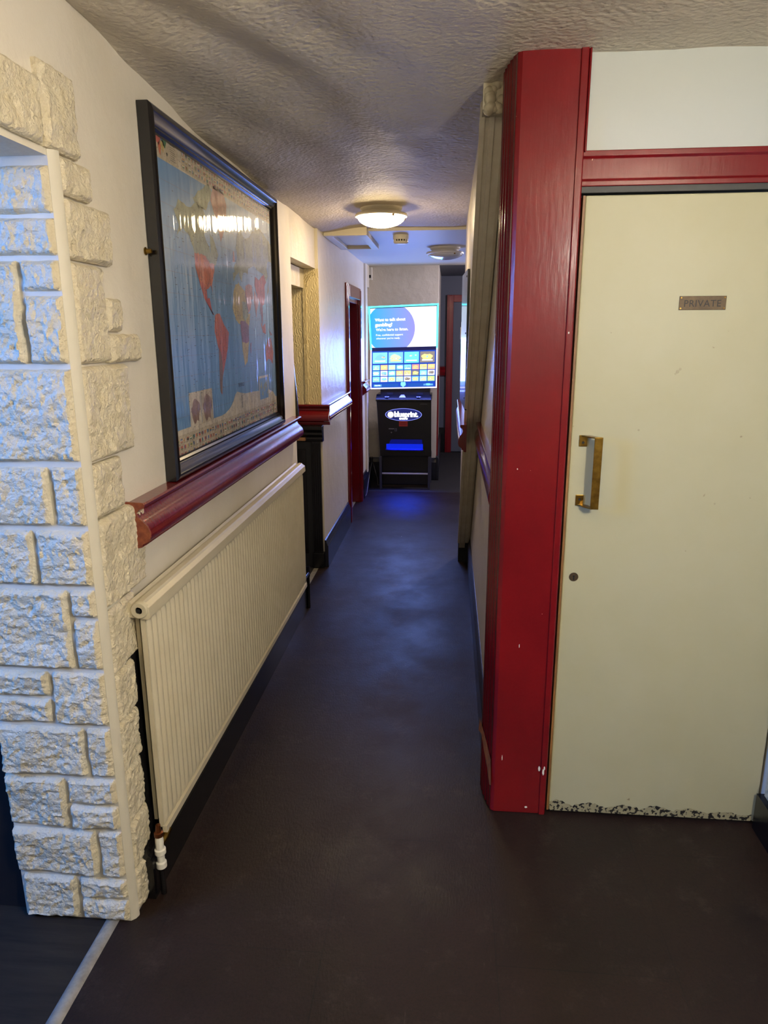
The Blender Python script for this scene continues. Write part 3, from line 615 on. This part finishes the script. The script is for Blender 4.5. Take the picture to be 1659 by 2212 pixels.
def land(pts, mt, lay=2):
    # roughen the coast a little
    out = []; n = len(pts)
    for i in range(n):
        a, c = Vector(pts[i]), Vector(pts[(i+1) % n]); k = max(1, int((c-a).length/4))
        for j in range(k):
            p = a.lerp(c, j/k); q = p + Vector((noise.noise((p.x*.4, p.y*.4, 5)), noise.noise((p.x*.4, p.y*.4, 9))))*1.3; out.append(LL(q.x, q.y))
    poly(out, mt, lay)
R(iy0+.014, 1.300, iy1, 2.100, K_sea)
R(iy0, 1.298, iy1, 1.302, K_pap, 2)
land([(-168,66),(-156,71),(-130,70),(-115,73),(-95,72),(-82,68),(-86,66),(-94,60),(-82,55),(-79,52),(-78,62),(-70,61),(-64,58),(-56,52),(-66,45),(-83,45),(-95,49),(-124,49),(-134,57),(-150,60),(-165,55),(-158,60)], K_gr)
land([(-124,49),(-95,49),(-83,45),(-70,46),(-71,41),(-81,31),(-80,25),(-84,30),(-97,27),(-106,31),(-117,33),(-124,40)], K_or, 3)
land([(-117,33),(-106,31),(-97,27),(-97,20),(-90,21),(-87,15),(-83,9),(-79,8),(-85,10),(-92,14),(-105,20),(-110,26)], K_rd, 3)
land([(-77,8),(-62,10),(-50,1),(-35,-6),(-39,-16),(-48,-26),(-58,-36),(-65,-43),(-69,-53),(-74,-50),(-73,-38),(-71,-20),(-81,-5)], K_or, 2)
land([(-70,-18),(-66,-22),(-62,-30),(-64,-40),(-68,-52),(-74,-50),(-73,-38)], K_brw, 3)
land([(-45,60),(-25,70),(-20,78),(-30,83),(-60,82),(-70,77),(-55,70)], K_pk, 2)
land([(-120,74),(-100,78),(-75,82),(-65,80),(-85,72),(-105,72)], K_gr, 2)
land([(-9,37),(-9,43),(-2,44),(-4,48),(4,51),(8,54),(10,58),(5,60),(14,68),(28,71),(40,67),(60,69),(75,73),(105,77),(140,73),(178,69),(163,60),(142,59),(135,54),(141,48),(130,43),(120,49),(95,50),(75,53),(52,50),(48,45),(38,46),(30,45),(23,38),(16,41),(12,45),(3,42)], K_gr)
land([(75,38),(80,45),(95,43),(120,49),(130,43),(121,39),(122,30),(115,22),(108,21),(98,24),(85,28)], K_rd, 3)
land([(68,24),(73,34),(85,27),(92,25),(80,15),(77,8),(73,17)], K_pk, 3)
land([(98,24),(108,21),(109,12),(103,1),(99,10),(95,17)], K_pu, 3)
land([(36,36),(48,38),(62,37),(66,26),(57,25),(59,22),(52,16),(43,12),(38,22),(34,30)], K_pk, 3)
land([(95,5),(105,-6),(118,-8),(117,4),(108,2),(104,0)], K_or, 3); land([(131,-1),(150,-8),(140,-9)], K_pu, 3)
land([(-17,15),(-10,30),(-2,35),(10,37),(32,31),(37,20),(43,11),(51,12),(42,-2),(40,-15),(35,-24),(30,-32),(19,-35),(12,-18),(9,1),(-7,5)], K_ye)
land([(9,4),(28,5),(42,0),(40,-14),(30,-16),(13,-14),(9,0)], K_pu, 3); land([(20,22),(36,22),(42,10),(30,4),(20,8)], K_gr, 3)
land([(44,-25),(47,-25),(50,-15),(44,-17)], K_pu, 3)
land([(114,-22),(122,-17),(130,-12),(137,-12),(142,-11),(153,-26),(148,-38),(138,-35),(128,-32),(115,-34)], K_or)
land([(167,-46),(174,-41),(178,-38),(175,-36),(171,-42)], K_gn, 3); land([(131,31),(141,36),(141,44),(137,36)], K_ye, 3); land([(-8,51),(0,51),(-2,58),(-6,57)], K_pk, 3)
poly([(2.58, 1.300), (2.66, 1.305), (2.72, 1.318), (2.77, 1.34), (2.80, 1.365), (2.83, 1.375), (2.88, 1.366), (2.95, 1.358), (3.05, 1.357), (3.16, 1.352), (3.24, 1.358), (3.34, 1.345), (3.42, 1.328), (3.47, 1.300)], K_pap, 3)
R(2.285, 1.296, 2.395, 1.412, K_pap, 4); R(2.398, 1.298, 2.52, 1.412, K_tan, 4); R(3.163, 1.300, 3.335, 1.415, K_pap, 4); R(3.175, 1.31, 3.325, 1.405, K_sea, 5)
for (c, e) in (((2.34, 1.35), .04), ((2.46, 1.352), .045)):
    poly([(c[0]+e*(1+.3*noise.noise((math.cos(a)*2, math.sin(a)*2, e*9)))*math.cos(a), c[1]+e*(1+.3*noise.noise((math.cos(a)*2, math.sin(a)*2, e*7)))*math.sin(a)) for a in [math.tau*i/26 for i in range(26)]], K_brw, 5)
for cx, cz, rr in ((3.205, 1.37, .016), (3.225, 1.335, .012), (3.255, 1.36, .016), (3.29, 1.375, .02), (3.31, 1.335, .009)):
    poly([(cx+rr*(1+.3*math.sin(3*a+cx*9))*math.cos(a), cz+rr*(1+.3*math.cos(4*a))*math.sin(a)) for a in [math.tau*i/20 for i in range(20)]], K_gr, 6)
# legend lines, place-name ticks, graticule
for i in range(11): R(2.875+.002*(i % 3), 1.352-.0045*i, 2.905-.004*(i % 2), 1.3535-.0045*i, K_ink, 5)
for i in range(12): R(iy0+.014, 1.34+i*.064, iy1, 1.3406+i*.064, K_brw, 2)
for i in range(14): R(2.24+i*.098, 1.30, 2.2405+i*.098, 2.10, K_brw, 2)
rr = random.Random(3)
for i in range(420):
    y = rr.uniform(2.2, 3.48); z = rr.uniform(1.40, 2.05); w_ = rr.uniform(.004, .016); R(y, z, y+w_, z+.0016, K_ink, 5)
# flags
fl = [K_rd, K_bl, K_gn, K_wh, K_ye, K_or, K_ink, K_bl, K_rd, K_gn, K_wh]
def flags(y0, z0, ny, nz, dy, dz):
    for j in range(nz):
        for i in range(ny):
            y = y0+i*dy; z = z0+j*dz; h = dz*.50; w_ = dy*.60; a, c, e = rr.choice(fl), rr.choice(fl), rr.choice(fl)
            if rr.random() < .5:
                R(y, z, y+w_/3, z+h, a, 3); R(y+w_/3, z, y+w_*2/3, z+h, c, 3); R(y+w_*2/3, z, y+w_, z+h, e, 3)
            else:
                R(y, z, y+w_, z+h/3, a, 3); R(y, z+h/3, y+w_, z+h*2/3, c, 3); R(y, z+h*2/3, y+w_, z+h, e, 3)
            R(y, z-dz*.14, y+w_*.8, z-dz*.08, K_ink, 3)
R(iy0, iz0, iy1, 1.285, K_tan, 1); flags(2.156, 1.217, 48, 3, .0285, .0225)
R(2.358, 2.105, iy1, 2.165, K_tan, 2); flags(2.372, 2.113, 40, 3, .0285, .0180)
R(2.150, 2.100, 2.335, 2.168, K_tan, 2)
for (cx, cz, r1, r2, k_) in ((2.180, 2.150, .018, .014, K_rd), (2.190, 2.128, .010, .018, K_or), (2.214, 2.138, .012, .016, K_ye), (2.228, 2.150, .016, .013, K_gn), (2.206, 2.158, .009, .008, K_bl), (2.245, 2.122, .006, .005, K_ink)):
    poly([(cx+r1*(1+.25*math.sin(3*a))*math.cos(a), cz+r2*(1+.2*math.cos(5*a))*math.sin(a)) for a in [math.tau*i/20 for i in range(20)]], k_, 4)
for i in range(8): R(2.27, 2.112+i*.006, 2.318-.006*(i % 3), 2.1132+i*.006, K_ink, 4)
text_geo(pm, 'THE WORLD', K_ink, lambda u, v: (XP+.002, 2.845+u, 1.392+v*1.4), .085, bold=.02)
pm.build('map_print', mp)
# rippled plastic sheet over the print
def sheet():
    m = bpy.data.materials.new('rippled plastic sheet'); m.use_nodes = True; nt = m.node_tree; N = nt.nodes; L = nt.links; N.clear()
    o = N.new('ShaderNodeOutputMaterial'); mx = N.new('ShaderNodeMixShader'); t = N.new('ShaderNodeBsdfTransparent'); g = N.new('ShaderNodeBsdfGlossy'); g.inputs['Roughness'].default_value = .06
    ge = N.new('ShaderNodeNewGeometry'); dt = N.new('ShaderNodeVectorMath'); dt.operation = 'DOT_PRODUCT'; L.new(ge.outputs['Incoming'], dt.inputs[0])
    def mth(op, x, y=None):
        q = N.new('ShaderNodeMath'); q.operation = op
        if isinstance(x, float): q.inputs[0].default_value = x
        else: L.new(x, q.inputs[0])
        if isinstance(y, float): q.inputs[1].default_value = y
        elif y is not None: L.new(y, q.inputs[1])
        return q.outputs[0]
    sch = mth('ADD', mth('MULTIPLY', mth('POWER', mth('SUBTRACT', 1.0, mth('ABSOLUTE', dt.outputs['Value'])), 5.0), .95), .05)   # reflectance of a thin clear sheet, the same from both sides
    tc = N.new('ShaderNodeTexCoord'); m1 = N.new('ShaderNodeMapping'); m1.inputs['Scale'].default_value = (1, 7, .9); L.new(tc.outputs['Object'], m1.inputs[0])
    n = N.new('ShaderNodeTexNoise'); n.inputs['Scale'].default_value = 2.2; n.inputs['Detail'].default_value = 3; L.new(m1.outputs[0], n.inputs['Vector'])
    bp = N.new('ShaderNodeBump'); bp.inputs['Strength'].default_value = .3; bp.inputs['Distance'].default_value = .012; L.new(n.outputs['Fac'], bp.inputs['Height'])
    L.new(bp.outputs[0], g.inputs['Normal']); L.new(bp.outputs[0], dt.inputs[1])
    L.new(sch, mx.inputs[0]); L.new(t.outputs[0], mx.inputs[1]); L.new(g.outputs[0], mx.inputs[2]); L.new(mx.outputs[0], o.inputs[0]); return m
b = MB(); b.add([(-.8525, iy0, iz0), (-.8525, iy1, iz0), (-.8525, iy1, iz1), (-.8525, iy0, iz1)], [(0, 1, 2, 3)], sheet()); pg = b.build('plastic_glazing', mp)
if pg.data.polygons[0].normal.x < 0: pg.data.flip_normals()

# ------------------------------------------------------------------ right wall: glossy dark board with painted blue sheen, switch
bd = MB(); M_board = mat('dark board with painted blue reflection', (40, 66, 128), .32, coat=.3, var=(8, (60, 96, 160), .8))  # blue screen reflection is put into the dark board's base colour
bd.add([(.078, 3.60, 1.225), (.060, 4.10, 1.235), (.060, 4.10, 1.905), (.078, 3.60, 1.900), (.088, 3.60, 1.225), (.072, 4.10, 1.235), (.072, 4.10, 1.905), (.088, 3.60, 1.900)],
       [(0, 1, 2, 3), (7, 6, 5, 4), (0, 4, 5, 1), (3, 2, 6, 7)], M_board)
bd.add([(.0775, 3.598, 1.225), (.0885, 3.598, 1.225), (.0885, 3.598, 1.900), (.0775, 3.598, 1.900)], [(0, 1, 2, 3)], M_black)
wb = empty('wall_board', (.08, 3.85, 1.225), 'tall glossy dark board with painted blue sheen hanging on the right wall above the dado rail', 'notice board')
bd.build('panel', wb)
b = MB()
for z in (1.28, 1.60, 1.87): b.lathe([(.0004, -.003), (.004, -.002), (.005, 0)], (.0755, 3.66, z), M_darkslot, n=10, axis='x')
b.build('fixing_screw', wb)
b = MB(); b.box(.072, .09, 4.90, 4.985, 1.53, 1.675, M_white); b.box(.068, .072, 4.92, 4.965, 1.56, 1.64, M_white); tag(b.build('light_switch', bevel=.002), 'white light switch plate beyond the glossy board', 'switch')

# ------------------------------------------------------------------ gaming machine
gm = empty('gaming_machine', (-.46, 7.55, 0), 'black cabinet gaming machine with two lit blue screens at the passage end', 'gaming machine')
FY = 7.35
def MS(x, y, d=0): return (-.829+.000558*(x-200)-.000006*(y-190), FY-d, 1.865-.000554*(y-190))
def MC(x, y, d=0): return (-.462+(x-861.8)*.000523, FY-d, .953-(y-276.5)*.0005295)
def quadS(b, x0, y0, x1, y1, mt, d, F=MS, roll=None):
    # the head leans a little: its upper screen's rows climb to the right
    k = (-.030 if roll is None else roll)
    b.add([F(x0, y1+k*(x0-x0), d), F(x1, y1+k*(x1-x0), d), F(x1, y0+k*(x1-x0), d), F(x0, y0, d)], [(0, 1, 2, 3)], mt)
G_case = mat('machine black casing', (12, 12, 16), .35, coat=.2)
E_cyan = emat('cyan edge light', (60, 226, 255), 3.5); E_vio = emat('violet edge light', (196, 190, 255), 2.6)
E_white = emat('screen white', (245, 250, 255), 1.15)
E_dark = emat('screen navy', (22, 66, 176), 1.0); E_txt = emat('screen text', (255, 255, 255), 1.25)
# head casing
b = MB()
hd_out = [(200, 190), (1468, 145), (1468, 925), (1472, 1645), (240, 1675), (245, 960)]
A = [MS(x, y, 0) for x, y in hd_out]; B_ = [(p[0]*.96-.02, FY+.10, p[2]) for p in A]
b.add(A+B_, [list(range(6)), list(range(11, 5, -1))] + [(i, (i+1) % 6, (i+1) % 6+6, i+6) for i in range(6)], G_case)
hdm = b.build('screen_housing', gm)
def strip(b, pts, w0, mt, d):
    for i in range(len(pts)-1):
        (x0, y0), (x1, y1) = pts[i], pts[i+1]; dx, dy = x1-x0, y1-y0; L_ = math.hypot(dx, dy); nx, ny = -dy/L_*w0/2, dx/L_*w0/2; ex, ey = dx/L_*w0/2, dy/L_*w0/2
        P = [(x0-ex+nx, y0-ey+ny), (x1+ex+nx, y1+ey+ny), (x1+ex-nx, y1+ey-ny), (x0-ex-nx, y0-ey-ny)]
        b.add([MS(*p, 0) for p in P]+[MS(*p, d) for p in P], [(0, 1, 2, 3), (4, 5, 6, 7), (0, 1, 5, 4), (1, 2, 6, 5), (2, 3, 7, 6), (3, 0, 4, 7)], mt)
b = MB(); strip(b, [(258, 955), (217, 205), (1454, 160), (1456, 925)], 26, E_cyan, .012); b.build('edge_light', hdm)['label'] = 'glowing cyan edge light'
b = MB(); strip(b, [(1456, 930), (1460, 1632), (253, 1660), (258, 965)], 20, E_vio, .012); b.build('edge_light', hdm)['label'] = 'glowing violet edge light'
# upper screen
us = MB()
def US(u, v, d=.004):     # u,v in 0..1 across the upper picture
    xl = 240+30*v; yl = 232+v*690; xr = 1432+8*v; yr = 190+v*705
    return MS(xl+(xr-xl)*u, yl+(yr-yl)*u, d)
us.add([US(0, 1), US(1, 1), US(1, 0), US(0, 0)], [(0, 1, 2, 3)], E_white)
def grad_mat():
    m = bpy.data.materials.new('screen blue disc'); m.use_nodes = True; nt = m.node_tree; N = nt.nodes; L = nt.links
    bs = N['Principled BSDF']; bs.inputs['Base Color'].default_value = (.01, .01, .02, 1)
    tc = N.new('ShaderNodeTexCoord'); sp = N.new('ShaderNodeSeparateXYZ'); L.new(tc.outputs['Object'], sp.inputs[0])
    mr = N.new('ShaderNodeMapRange'); mr.inputs['From Min'].default_value = -.80; mr.inputs['From Max'].default_value = -.36; L.new(sp.outputs['X'], mr.inputs['Value'])
    cr = N.new('ShaderNodeValToRGB'); cr.color_ramp.elements[0].color = lin((40, 160, 250)); cr.color_ramp.elements[1].color = lin((140, 138, 246)); L.new(mr.outputs[0], cr.inputs['Fac'])
    L.new(cr.outputs['Color'], bs.inputs['Emission Color']); bs.inputs['Emission Strength'].default_value = 1.0; return m
E_disc = grad_mat(); pts = []
for i in range(60):
    a = math.tau*i/60; u = .30+.375*math.cos(a); v = .52+.64*math.sin(a)
    pts.append((max(0, min(1, u)), max(0, min(1, v))))
us.add([US(u, v, .0055) for u, v in pts], [list(range(60))], E_disc)
usc = us.build('upper_screen', hdm)
t = MB()
def tx(s, u, v, wd, bold=.0):
    text_geo(t, s, E_txt, lambda a, c: US(u+a/.665, v-c/.385, .007), wd*.665, bold=bold)
tx('Want to talk about', .065, .325, .465, .035); tx('gambling?', .065, .455, .265, .035); tx("We're here to listen.", .075, .575, .495, .015); tx('Free, confidential support', .075, .70, .415); tx("whenever you're ready.", .075, .785, .37)
t.build('lettering', hdm)['label'] = 'white lettering of the help message'
b = MB(); b.add([MS(262, 985, .004), MS(1440, 950, .004), MS(1440, 895, .004), MS(265, 920, .004)], [(0, 1, 2, 3)], emat('screen divider', (16, 22, 84), .7)); b.build('divider_bar', hdm)
# lower screen
ls = MB()
def LS(x, y, d=.004):
    u = (x-280)/1150; return MS(x, y-28*u, d)
ls.add([LS(268, 1655), LS(1440, 1655), LS(1440, 985), LS(268, 985)], [(0, 1, 2, 3)], E_dark)
pal = {'c': (70, 205, 230), 'g': (130, 205, 90), 't': (40, 190, 215), 'k': (70, 60, 60), 'y': (245, 200, 80), 'o': (240, 150, 80), 'r': (225, 90, 90), 'b': (60, 150, 220), 'w': (232, 236, 240), 'm': (120, 225, 200), 'l': (160, 220, 140)}
PE = {k: emat('tile '+k, tuple(int(q*.72+255*.28) for q in v), 1.25) for k, v in pal.items()}
def tile(x0, y0, x1, y1, a, c, e, seed):
    q = random.Random(seed); g = 5
    ls.add([LS(x0+g, y1-g, .005), LS(x1-g, y1-g, .005), LS(x1-g, y0+g, .005), LS(x0+g, y0+g, .005)], [(0, 1, 2, 3)], PE[a])
    w_, h = x1-x0, y1-y0; cx, cy = (x0+x1)/2+q.uniform(-.05, .05)*w_, (y0+y1)/2
    n = 18; bl = [(cx+w_*.36*math.cos(k)*(1+.15*math.sin(5*k+seed)), cy+h*.28*math.sin(k)*(1+.2*math.cos(4*k+seed))) for k in [math.tau*i/n for i in range(n)]]
    ls.add([LS(px_, py_, .0056) for px_, py_ in bl], [list(range(n))], PE[c])
    yb = y1-h*.28; ls.add([LS(x0+w_*.15, yb+h*.1, .0062), LS(x1-w_*.15, yb+h*.1, .0062), LS(x1-w_*.15, yb, .0062), LS(x0+w_*.15, yb, .0062)], [(0, 1, 2, 3)], PE[e])
    for k in range(3):
        xx = cx+q.uniform(-.25, .25)*w_; yy = cy+q.uniform(-.2, .15)*h; s = w_*.05
        ls.add([LS(xx-s, yy+s*.6, .0066), LS(xx+s, yy+s*.6, .0066), LS(xx+s, yy-s*.6, .0066), LS(xx-s, yy-s*.6, .0066)], [(0, 1, 2, 3)], PE[q.choice('wkoyb')])
for i, (a, c, e) in enumerate((('c', 'b', 'w'), ('b', 'l', 'y'), ('t', 't', 'w'), ('k', 'y', 'w'))):
    x0 = 285+i*288; tile(x0, 1005, x0+276, 1212, a, c, e, i)
rows = [['cmy', 'oyo', 'mlo', 'bwc', 'cbw', 'roy', 'yoc', 'oyr'], ['bwc', 'wbk', 'cwm', 'oyb', 'yow', 'kyg', 'cmr', 'wkw'], ['cmk', 'wcr', 'myl', 'lmc', 'wkw', 'byo', 'mly', 'gyl']]
for j in range(3):
    for i in range(8):
        x0 = 285+i*144; y0 = 1232+j*107; tile(x0, y0, x0+138, y0+101, *rows[j][i], 20+j*8+i)
for (x0, y0, x1, y1, m_) in ((300, 1580, 760, 1640, emat('screen bar', (30, 90, 190), .8)), (945, 1580, 1405, 1640, emat('screen bar', (30, 90, 190), .8)), (310, 1590, 455, 1628, PE['b']), (330, 1600, 430, 1618, PE['w']), (1225, 1592, 1400, 1622, PE['b']), (1275, 1585, 1345, 1625, PE['c'])):
    ls.add([LS(x0, y1, .005), LS(x1, y1, .005), LS(x1, y0, .005), LS(x0, y0, .005)], [(0, 1, 2, 3)], m_)
sh = [(808, 1560), (830, 1548), (850, 1556), (872, 1548), (895, 1560), (900, 1610), (852, 1645), (806, 1610)]
ls.add([LS(x, y, .006) for x, y in sh], [list(range(8))], PE['c'])
ls.build('lower_screen', hdm)
# neck + button deck
b = MB(); b.box(-.71, -.20, FY+.02, FY+.30, .95, 1.06, G_case); b.box(-.64, -.58, FY+.017, FY+.02, .985, 1.01, M_darkslot); b.box(-.33, -.27, FY+.017, FY+.02, .985, 1.01, M_darkslot); b.build('neck', gm, bevel=.004)
b = MB()
dk = [(FY-.06, .925), (FY-.06, .945), (FY+.03, .990), (FY+.30, .990), (FY+.30, .925)]
b.prism(dk, 'x', -.752, -.182, G_case); deck = b.build('button_deck', gm, bevel=.004)
def D(x, t, h): return (x, FY-.06+.09*t, .945+.045*t+h)
for x in (-.640, -.315):
    b = MB(); c = D(x, .45, .001); b.lathe([(.0005, .006), (.022, .005), (.026, 0)], c, mat('silver button', (150, 150, 215), .25, metal=.4), n=24); b.build('button', deck, smooth=True)
b = MB(); b.add([D(-.515, .35, .002), D(-.445, .35, .002), D(-.465, .9, .002), D(-.495, .9, .002)], [(0, 1, 2, 3)], mat('pale badge', (190, 190, 215), .3)); b.build('deck_badge', deck)
# cabinet body
b = MB()
F0, F1, Bk = FY-.03, FY-.01, FY+.40
b.add([(-.748, F0, .925), (-.182, F0, .925), (-.176, F0, .352), (-.712, F0, .352), (-.735, Bk, .925), (-.20, Bk, .925), (-.20, Bk, .352), (-.70, Bk, .352)],
      [(0, 1, 2, 3), (7, 6, 5, 4), (0, 4, 5, 1), (1, 5, 6, 2), (2, 6, 7, 3), (3, 7, 4, 0)], G_case)
cab = b.build('cabinet', gm, bevel=.006)
b = MB(); b.add([(-.705, F0-.004, .900), (-.205, F0-.004, .900), (-.205, F0-.004, .365), (-.682, F0-.004, .365)], [(0, 1, 2, 3)], mat('machine door panel', (15, 15, 20), .28, coat=.3)); b.build('door_panel', cab)
def C(x, y, d=.006): p = MC(x, y); return (p[0], F0-d, p[2])
b = MB(); N_ = 48
b.add([C(852+362*math.cos(math.tau*i/N_), 588+122*math.sin(math.tau*i/N_), .006) for i in range(N_)], [list(range(N_))], emat('badge rim glow', (140, 150, 255), .9))
b.add([C(852+350*math.cos(math.tau*i/N_), 588+114*math.sin(math.tau*i/N_), .0068) for i in range(N_)], [list(range(N_))], emat('badge navy', (34, 44, 120), .6))
bg = b.build('badge', cab); bg['label'] = 'lit oval blue badge'
E_logo = emat('logo glow', (255, 255, 255), 3.2); E_sun = emat('logo sun glow', (255, 236, 190), 3.6)
b = MB(); text_geo(b, 'blueprint.', E_logo, lambda u, v: (MC(672, 0)[0]+u, F0-.0085, MC(0, 628)[2]+v*1.08), .245, bold=.035, spacing=.94)
b.build('lettering', bg); b = MB(); text_geo(b, 'GAMING', E_logo, lambda u, v: (MC(768, 0)[0]+u, F0-.0085, MC(0, 682)[2]+v*1.1), .086, bold=.03)
b.build('lettering', bg)
b = MB(); n = 32; b.add([C(598+(64 if i % 2 else 46)*math.cos(math.tau*i/n), 590+(64 if i % 2 else 46)*math.sin(math.tau*i/n), .0085) for i in range(n)], [list(range(n))], E_sun); b.build('sun_logo', bg)
b = MB(); b.add([C(763, 818), C(935, 818), C(935, 715), C(763, 715)], [(0, 1, 2, 3)], mat('red sticker', (176, 50, 36), .5)); b.add([C(785, 780, .0066), C(912, 780, .0066), C(912, 770, .0066), C(785, 770, .0066)], [(0, 1, 2, 3)], mat('sticker print', (110, 24, 20), .5)); b.add([C(800, 750, .0066), C(898, 750, .0066), C(898, 742, .0066), C(800, 742, .0066)], [(0, 1, 2, 3)], mat('sticker print', (110, 24, 20), .5)); b.build('sticker', cab)['label'] = 'small red sticker'
b = MB(); b.box(MC(560, 0)[0], MC(665, 0)[0], F0-.010, F0-.004, MC(0, 875)[2], MC(0, 857)[2], mat('steel', (140, 140, 146), .35, metal=.7)); b.build('note_slot', cab)
b = MB(); b.box(MC(675, 0)[0], MC(722, 0)[0], F0-.012, F0-.004, MC(0, 915)[2], MC(0, 855)[2], mat('grey plastic', (84, 84, 90), .4)); b.box(MC(692, 0)[0], MC(700, 0)[0], F0-.013, F0-.012, MC(0, 905)[2], MC(0, 868)[2], M_darkslot); b.build('coin_slot', cab)
b = MB(); b.lathe([(.0004, -.006), (.006, -.005), (.007, 0)], (MC(613, 0)[0], F0-.004, MC(0, 940)[2]), mat('steel', (140, 140, 146), .35, metal=.7), n=14, axis='y'); b.build('lock', cab, smooth=True)
b = MB(); b.box(MC(1175, 0)[0], MC(1315, 0)[0], F0-.006, F0-.004, MC(0, 390)[2], MC(0, 380)[2], mat('grey plastic', (84, 84, 90), .4)); b.build('nameplate', cab)
# payout tray: a lit blue recess
tx0, tx1, tz0, tz1 = MC(510, 0)[0], MC(1240, 0)[0], MC(0, 1258)[2], MC(0, 1075)[2]
b = MB(); E_tray = emat('tray blue glow', (0, 40, 235), .6)
b.add([(tx0, F0-.0045, tz0), (tx1, F0-.0045, tz0), (tx1-.01, F0-.0045, tz1), (tx0+.05, F0-.0045, tz1)], [(0, 1, 2, 3)], mat('tray back', (6, 10, 60), .3, emis=((0, 16, 130), .4)))
b.add([(tx0, F0-.005, tz0), (tx1, F0-.005, tz0), (tx1, F0-.0052, tz0+.05), (tx0, F0-.0052, tz0+.05)], [(0, 1, 2, 3)], E_tray)
tr = b.build('payout_tray', cab); tr['label'] = 'glowing blue payout tray'
b = MB(); b.box(tx0-.006, tx1+.006, F0-.035, F0-.004, tz0-.014, tz0, mat('tray lip', (20, 40, 160), .2)); b.build('tray_lip', tr, bevel=.002)
# stand
b = MB(); b.box(-.70, -.19, F0+.10, Bk, .03, .352, G_case); b.build('stand_back', gm, bevel=.003)
G_leg = mat('grey metal leg', (74, 76, 92), .35, metal=.4)
for (a0, a1) in ((365, 415), (1345, 1395)):
    b = MB(); xa, xb = MC(a0, 0)[0], MC(a1, 0)[0]; b.box(xa, xb, F0, F0+.045, 0, .35, G_leg); b.build('leg', gm, bevel=.003)
    b = MB(); b.box(xa, xb, Bk-.06, Bk-.02, 0, .35, G_leg); b.build('leg', gm, bevel=.003)
b = MB(); b.box(MC(415, 0)[0], MC(1345, 0)[0], F0+.005, F0+.035, .158, .172, mat('bright foot rail', (214, 212, 206), .3, metal=.3)); b.build('foot_rail', gm, bevel=.002)
b = MB(); b.box(-.70, -.19, F0+.12, Bk, .0, .03, mat('plinth brown', (44, 34, 28), .6)); b.build('plinth', gm)
# light actually thrown by the machine: its screens and tray
def mlight(name, loc, d, sx, sy, p, col, spread=180):
    o = area(name, loc, d, sx, sy, p, col, spread); o.parent = gm; o.location = Vector(loc)-gm.location; return o
mlight('screen_light', (-.46, FY-.03, 1.47), (0, -1, 0.30), .62, .70, P_MACH, (.17, .30, 1.0))
mlight('deck_light', (-.46, FY-.035, 1.03), (0, -.25, -1), .60, .03, 1.6, (.10, .16, 1.0))
mlight('tray_light', (-.45, F0-.04, .475), (0, -.42, -1), .34, .03, 2.2, (.02, .07, 1.0), 95)

# cables and socket beside the machine
sk = MB(); sk.box(XW, XW+.012, 7.40, 7.49, .27, .36, M_white); so = tag(sk.build('wall_socket', bevel=.002), 'white wall socket with a black plug beside the gaming machine', 'socket')
b = MB(); b.box(XW+.012, XW+.048, 7.42, 7.47, .26, .32, M_black); b.build('plug', so, bevel=.004)
b = MB(); M_cab = mat('grey cable', (120, 118, 116), .5)
b.tube([(-.80, 7.44, .26), (-.79, 7.44, .22), (-.77, 7.40, .16), (-.752, 7.40, .10), (-.748, 7.42, .05), (-.752, 7.45, .012), (-.72, 7.5, .008)], .0035, M_cab, 8)
tag(b.build('power_cable', smooth=True), 'thin grey cable looping from the plug behind the gaming machine', 'cable')
b = MB(); b.tube([(-.812, 7.43, .27), (-.822, 7.34, .19), (-.824, 7.2, .10), (-.826, 7.05, .006), (-.826, 6.95, .006)], .0028, M_cab, 8)
tag(b.build('power_cable', smooth=True), 'thin pale cable running down the skirting towards the red door', 'cable')
